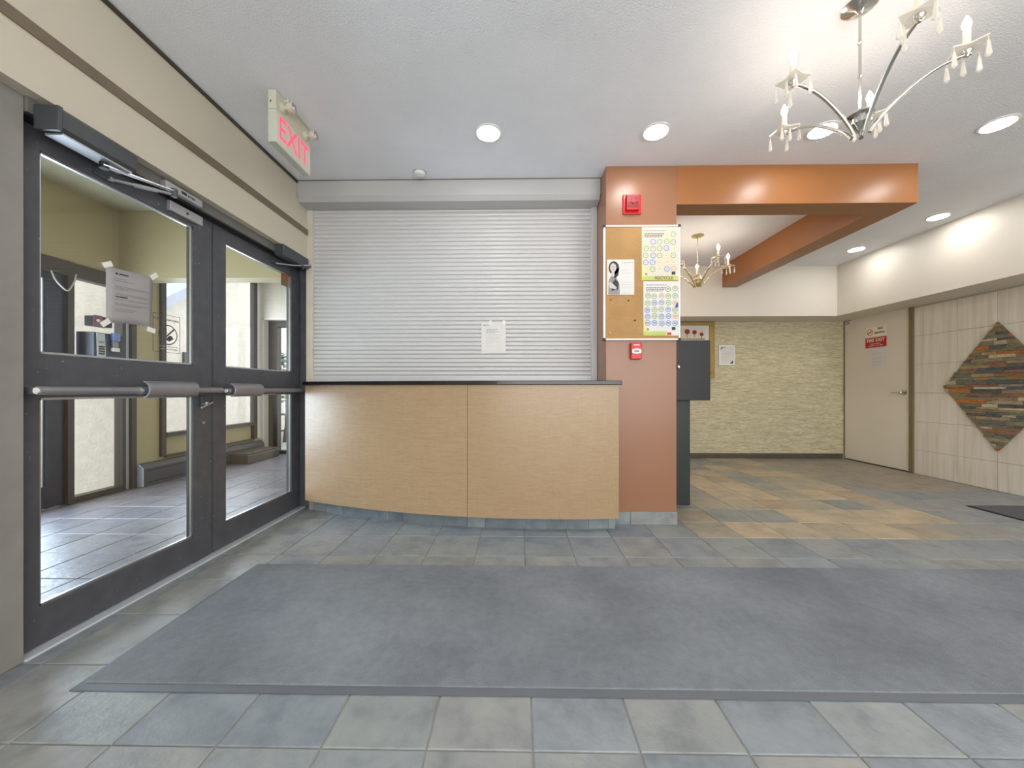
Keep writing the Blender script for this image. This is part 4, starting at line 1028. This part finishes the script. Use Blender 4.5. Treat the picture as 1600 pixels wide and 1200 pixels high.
# ------------------------------------------------------------------ ceiling fittings
def downlight(x, y, label, CEIL=CEIL):
    t = thing('downlight', label, 'downlight', (x, y, CEIL), 'recessed ceiling downlights')
    MB().lathe([(0.076, -0.0005), (0.090, -0.0005), (0.090, -0.006), (0.076, -0.009)], (x, y, CEIL), 'white', 28).obj('trim_ring', None, t, smooth=True)
    MB().lathe([(0.0755, -0.0095), (0.0755, -0.008)], (x, y, CEIL), 'lamp', 28).obj('diffuser', None, t)
spots = [(-0.197, 2.46, 'round downlight over the counter, left one before the shutter'),
         (0.92, 2.465, 'round downlight just in front of the terracotta column'),
         (2.018, 2.47, 'round downlight behind the front chandelier'),
         (3.107, 2.43, 'round downlight at the far right near the tiled wall'),
         (4.177, 3.723, 'small round downlight right of the orange beam, nearer of two'),
         (4.147, 4.574, 'small round downlight right of the orange beam, farther of two')]
for x, y, l in spots: downlight(x, y, l)
for x, y, l in ((-3.0, 1.55, 'unseen fill downlight added in the vestibule, nearer the near end wall'), (-3.0, 2.75, 'unseen fill downlight added in the vestibule, nearer the olive bulkhead')): downlight(x, y, l, VCEIL)  # unseen lamps added to brighten the vestibule
for x, y, l in ((-0.2, 0.2, 'unseen fill downlight added directly above the viewpoint, left one'), (1.2, 0.0, 'unseen fill downlight added above the viewpoint, right of the middle'), (3.1, 0.2, 'unseen fill downlight added behind the viewpoint toward the right wall'),  # unseen lamps added around the camera as fill
               (0.4, -1.5, 'unseen fill downlight in front of the added lobby window, left one'), (2.6, -1.5, 'unseen fill downlight in front of the added lobby window, right one'),
               (1.62, 4.60, 'unseen fill downlight added in the alcove behind the column, farther one'), (1.50, 3.80, 'unseen fill downlight added in the alcove behind the column, nearer one'),  # added lamps hidden by the column, brightening the alcove
               (4.16, 2.87, 'unseen fill downlight added by the right wall above the small mat'), (4.16, 2.02, 'unseen fill downlight added by the right wall, nearest the viewpoint')): downlight(x, y, l)  # added lamps out of frame, brightening the tiled wall and fire door
t = thing('smoke_detector', 'small white round detector on the ceiling before the shutter', 'detector', (-0.775, 2.9, CEIL))
MB().lathe([(0.045, 0), (0.045, -0.012), (0.038, -0.024), (0.015, -0.03)], (-0.775, 2.9, CEIL), 'white', 24).obj('body', None, t, smooth=True)
MB().lathe([(0.047, -0.0002), (0.052, -0.0002), (0.052, -0.006), (0.047, -0.006)], (-0.775, 2.9, CEIL), 'shutter_box', 24).obj('base_ring', None, t, smooth=True)

# exit sign with two emergency lamp heads
ex = thing('exit_sign', 'hanging EXIT sign box with two lamp heads by the cream wall', 'sign', (-1.405, 2.255, CEIL))
ex_parts = []
ya, yb_ = 2.08, 2.43; xa, xb = -1.428, -1.382
o = bx(xa, xb, ya, yb_, 2.645, CEIL - 0.004, 'sign_cream').obj('battery_box', None, ex, bev=0.003)
o = bx(xa, xb, ya, yb_, 2.455, 2.643, 'sign_green').obj('sign_box', None, ex, bev=0.003)
bx(xb - 0.001, xb + 0.002, ya + 0.004, yb_ - 0.004, 2.460, 2.640, 'exit_face').obj('face', None, ex)
text('lettering', 'EXIT', 0.185, (xb + 0.0022, (ya + yb_)/2, 2.552), FACE_ROOM_LEFT, 'exit_red', ex, sx=0.80, bold=0.002)
mb = MB().prism([(xa + 0.012, ya - 0.001, 2.692), (xa + 0.022, ya - 0.001, 2.692), (xa + 0.017, ya - 0.001, 2.676)], (0, -0.001, 0), 'ink'); mb.obj('arrow_mark', None, ex)
bx(-1.44, -1.36, 2.16, 2.37, CEIL - 0.016, CEIL - 0.0005, 'sign_green').obj('ceiling_canopy', None, ex, bev=0.004)
for y in (2.14, 2.375):
    st = MB().lathe([(0.028, 0), (0.028, 0.006), (0.018, 0.012), (0.010, 0.016), (0.010, 0.034)], (xb, y, 2.69), 'sign_cream', 18, 'X').obj('lamp_base', None, ex, smooth=True)
    MB().lathe([(0.012, 0.03), (0.024, 0.036), (0.028, 0.05), (0.029, 0.07)], (xb, y, 2.69), 'sign_cream', 18, 'X').obj('lamp_head', None, st, smooth=True)
    MB().lathe([(0.0265, 0.0695), (0.0265, 0.072), (0.016, 0.077), (0.006, 0.079)], (xb, y, 2.69), 'steel', 9, 'X').obj('lamp_lens', None, st)

# ------------------------------------------------------------------ chandeliers
def chandelier(x, y, zh, az0, label, metal):
    ch = thing('chandelier', label, 'chandelier', (x, y, CEIL), 'five arm candle chandeliers')
    MB().lathe([(0.064, 0.0), (0.066, -0.006), (0.05, -0.016), (0.02, -0.024), (0.010, -0.034)], (x, y, CEIL), metal, 26).obj('canopy', None, ch, smooth=True)
    mb = MB().tube([(x, y, CEIL - 0.03), (x, y, zh + 0.04)], 0.0055, metal, 10)
    for z in (CEIL - 0.17, CEIL - 0.32): mb.lathe([(0.006, -0.006), (0.009, 0), (0.006, 0.006)], (x, y, z), metal, 10)
    mb.obj('rod', None, ch, smooth=True)
    MB().lathe([(0.006, 0.05), (0.02, 0.04), (0.046, 0.028), (0.05, 0.02), (0.03, 0.008), (0.03, -0.012), (0.04, -0.02), (0.028, -0.034), (0.012, -0.05), (0.004, -0.065)], (x, y, zh), metal, 22).obj('hub', None, ch, smooth=True)
    R = 0.33
    for k in range(5):
        a = math.radians(az0 + 72*k); dx, dy = math.sin(a), math.cos(a)
        pts = []; rs = []
        for q in range(19):
            u = q / 18; r = 0.032 + (R - 0.032) * u
            zz = zh - 0.062 + 0.205 * math.sin(math.pi/2 * min(1, u*1.06)) ** 0.85 if u > 0 else zh - 0.062
            pts.append((x + dx*r, y + dy*r, zz)); rs.append(0.0088 - 0.002*u)
        arm = MB().tube(pts, rs, metal, 10).obj('arm', None, ch, smooth=True)
        px, py, pz = x + dx*(R - 0.012), y + dy*(R - 0.012), zh + 0.143
        MB().lathe([(0.006, -0.01), (0.011, 0.0), (0.018, 0.010), (0.018, 0.014)], (px, py, pz), metal, 14).obj('cup', None, arm, smooth=True)
        # square clear dish
        mb = MB(); s_ = 0.047
        c, n2 = math.cos(a + 0.4), math.sin(a + 0.4)
        P4 = [(px + c*u - n2*v, py + n2*u + c*v, pz + 0.014 + 0.006*(abs(u) + abs(v) > s_)) for u, v in ((-s_, -s_), (0, -s_*.92), (s_, -s_), (s_*.92, 0), (s_, s_), (0, s_*.92), (-s_, s_), (-s_*.92, 0))]
        mb.prism(P4, (0, 0, 0.006), 'crystal'); dish = mb.obj('drip_dish', None, ch)
        mb = MB().lathe([(0.0115, 0.0), (0.0115, 0.075), (0.009, 0.078)], (px, py, pz + 0.02), 'candle', 14); can = mb.obj('candle_sleeve', None, ch, smooth=True)
        MB().lathe([(0.007, 0.0), (0.011, 0.010), (0.0145, 0.022), (0.012, 0.036), (0.006, 0.05), (0.001, 0.060)], (px, py, pz + 0.097), 'bulb', 14).obj('bulb', None, can, smooth=True)
        for u, v in ((-s_, -s_), (s_, -s_), (s_, s_), (-s_, s_), (0, -s_*.9)):
            hx, hy = px + 0.93*(c*u - n2*v), py + 0.93*(n2*u + c*v)
            mb = MB().lathe([(0.0012, 0.014), (0.0012, 0.0), (0.0042, -0.004), (0.0095, -0.056), (0.0095, -0.060), (0.001, -0.068)], (hx, hy, pz + 0.004), 'crystal', 6)
            mb.obj('crystal_drop', None, dish)
    return ch
chandelier(1.53, 1.67, 2.24, 49, 'silver five arm candle chandelier hanging nearest, with crystal drops', 'champagne')
chandelier(2.01, 4.146, 2.24, 25, 'small brass candle chandelier in the alcove behind the beam', 'brass')

# ------------------------------------------------------------------ lettering to meshes; fine print counts as one part
bpy.context.view_layer.update()
dg = bpy.context.evaluated_depsgraph_get()
for o in [o for o in COL.objects if o.type == 'FONT']:
    me = bpy.data.meshes.new_from_object(o.evaluated_get(dg))
    n = bpy.data.objects.new('lettering', me); COL.objects.link(n)
    n.parent = o.parent; n.location = o.location; n.rotation_euler = o.rotation_euler; n.scale = o.scale
    bpy.data.objects.remove(o)
for o in COL.objects:
    if o.name.split('.')[0] in ('printed_lines', 'printed_circles', 'small_print', 'photograph', 'painted_trees', 'symbol', 'lettering'):
        o['kind'] = 'stuff'
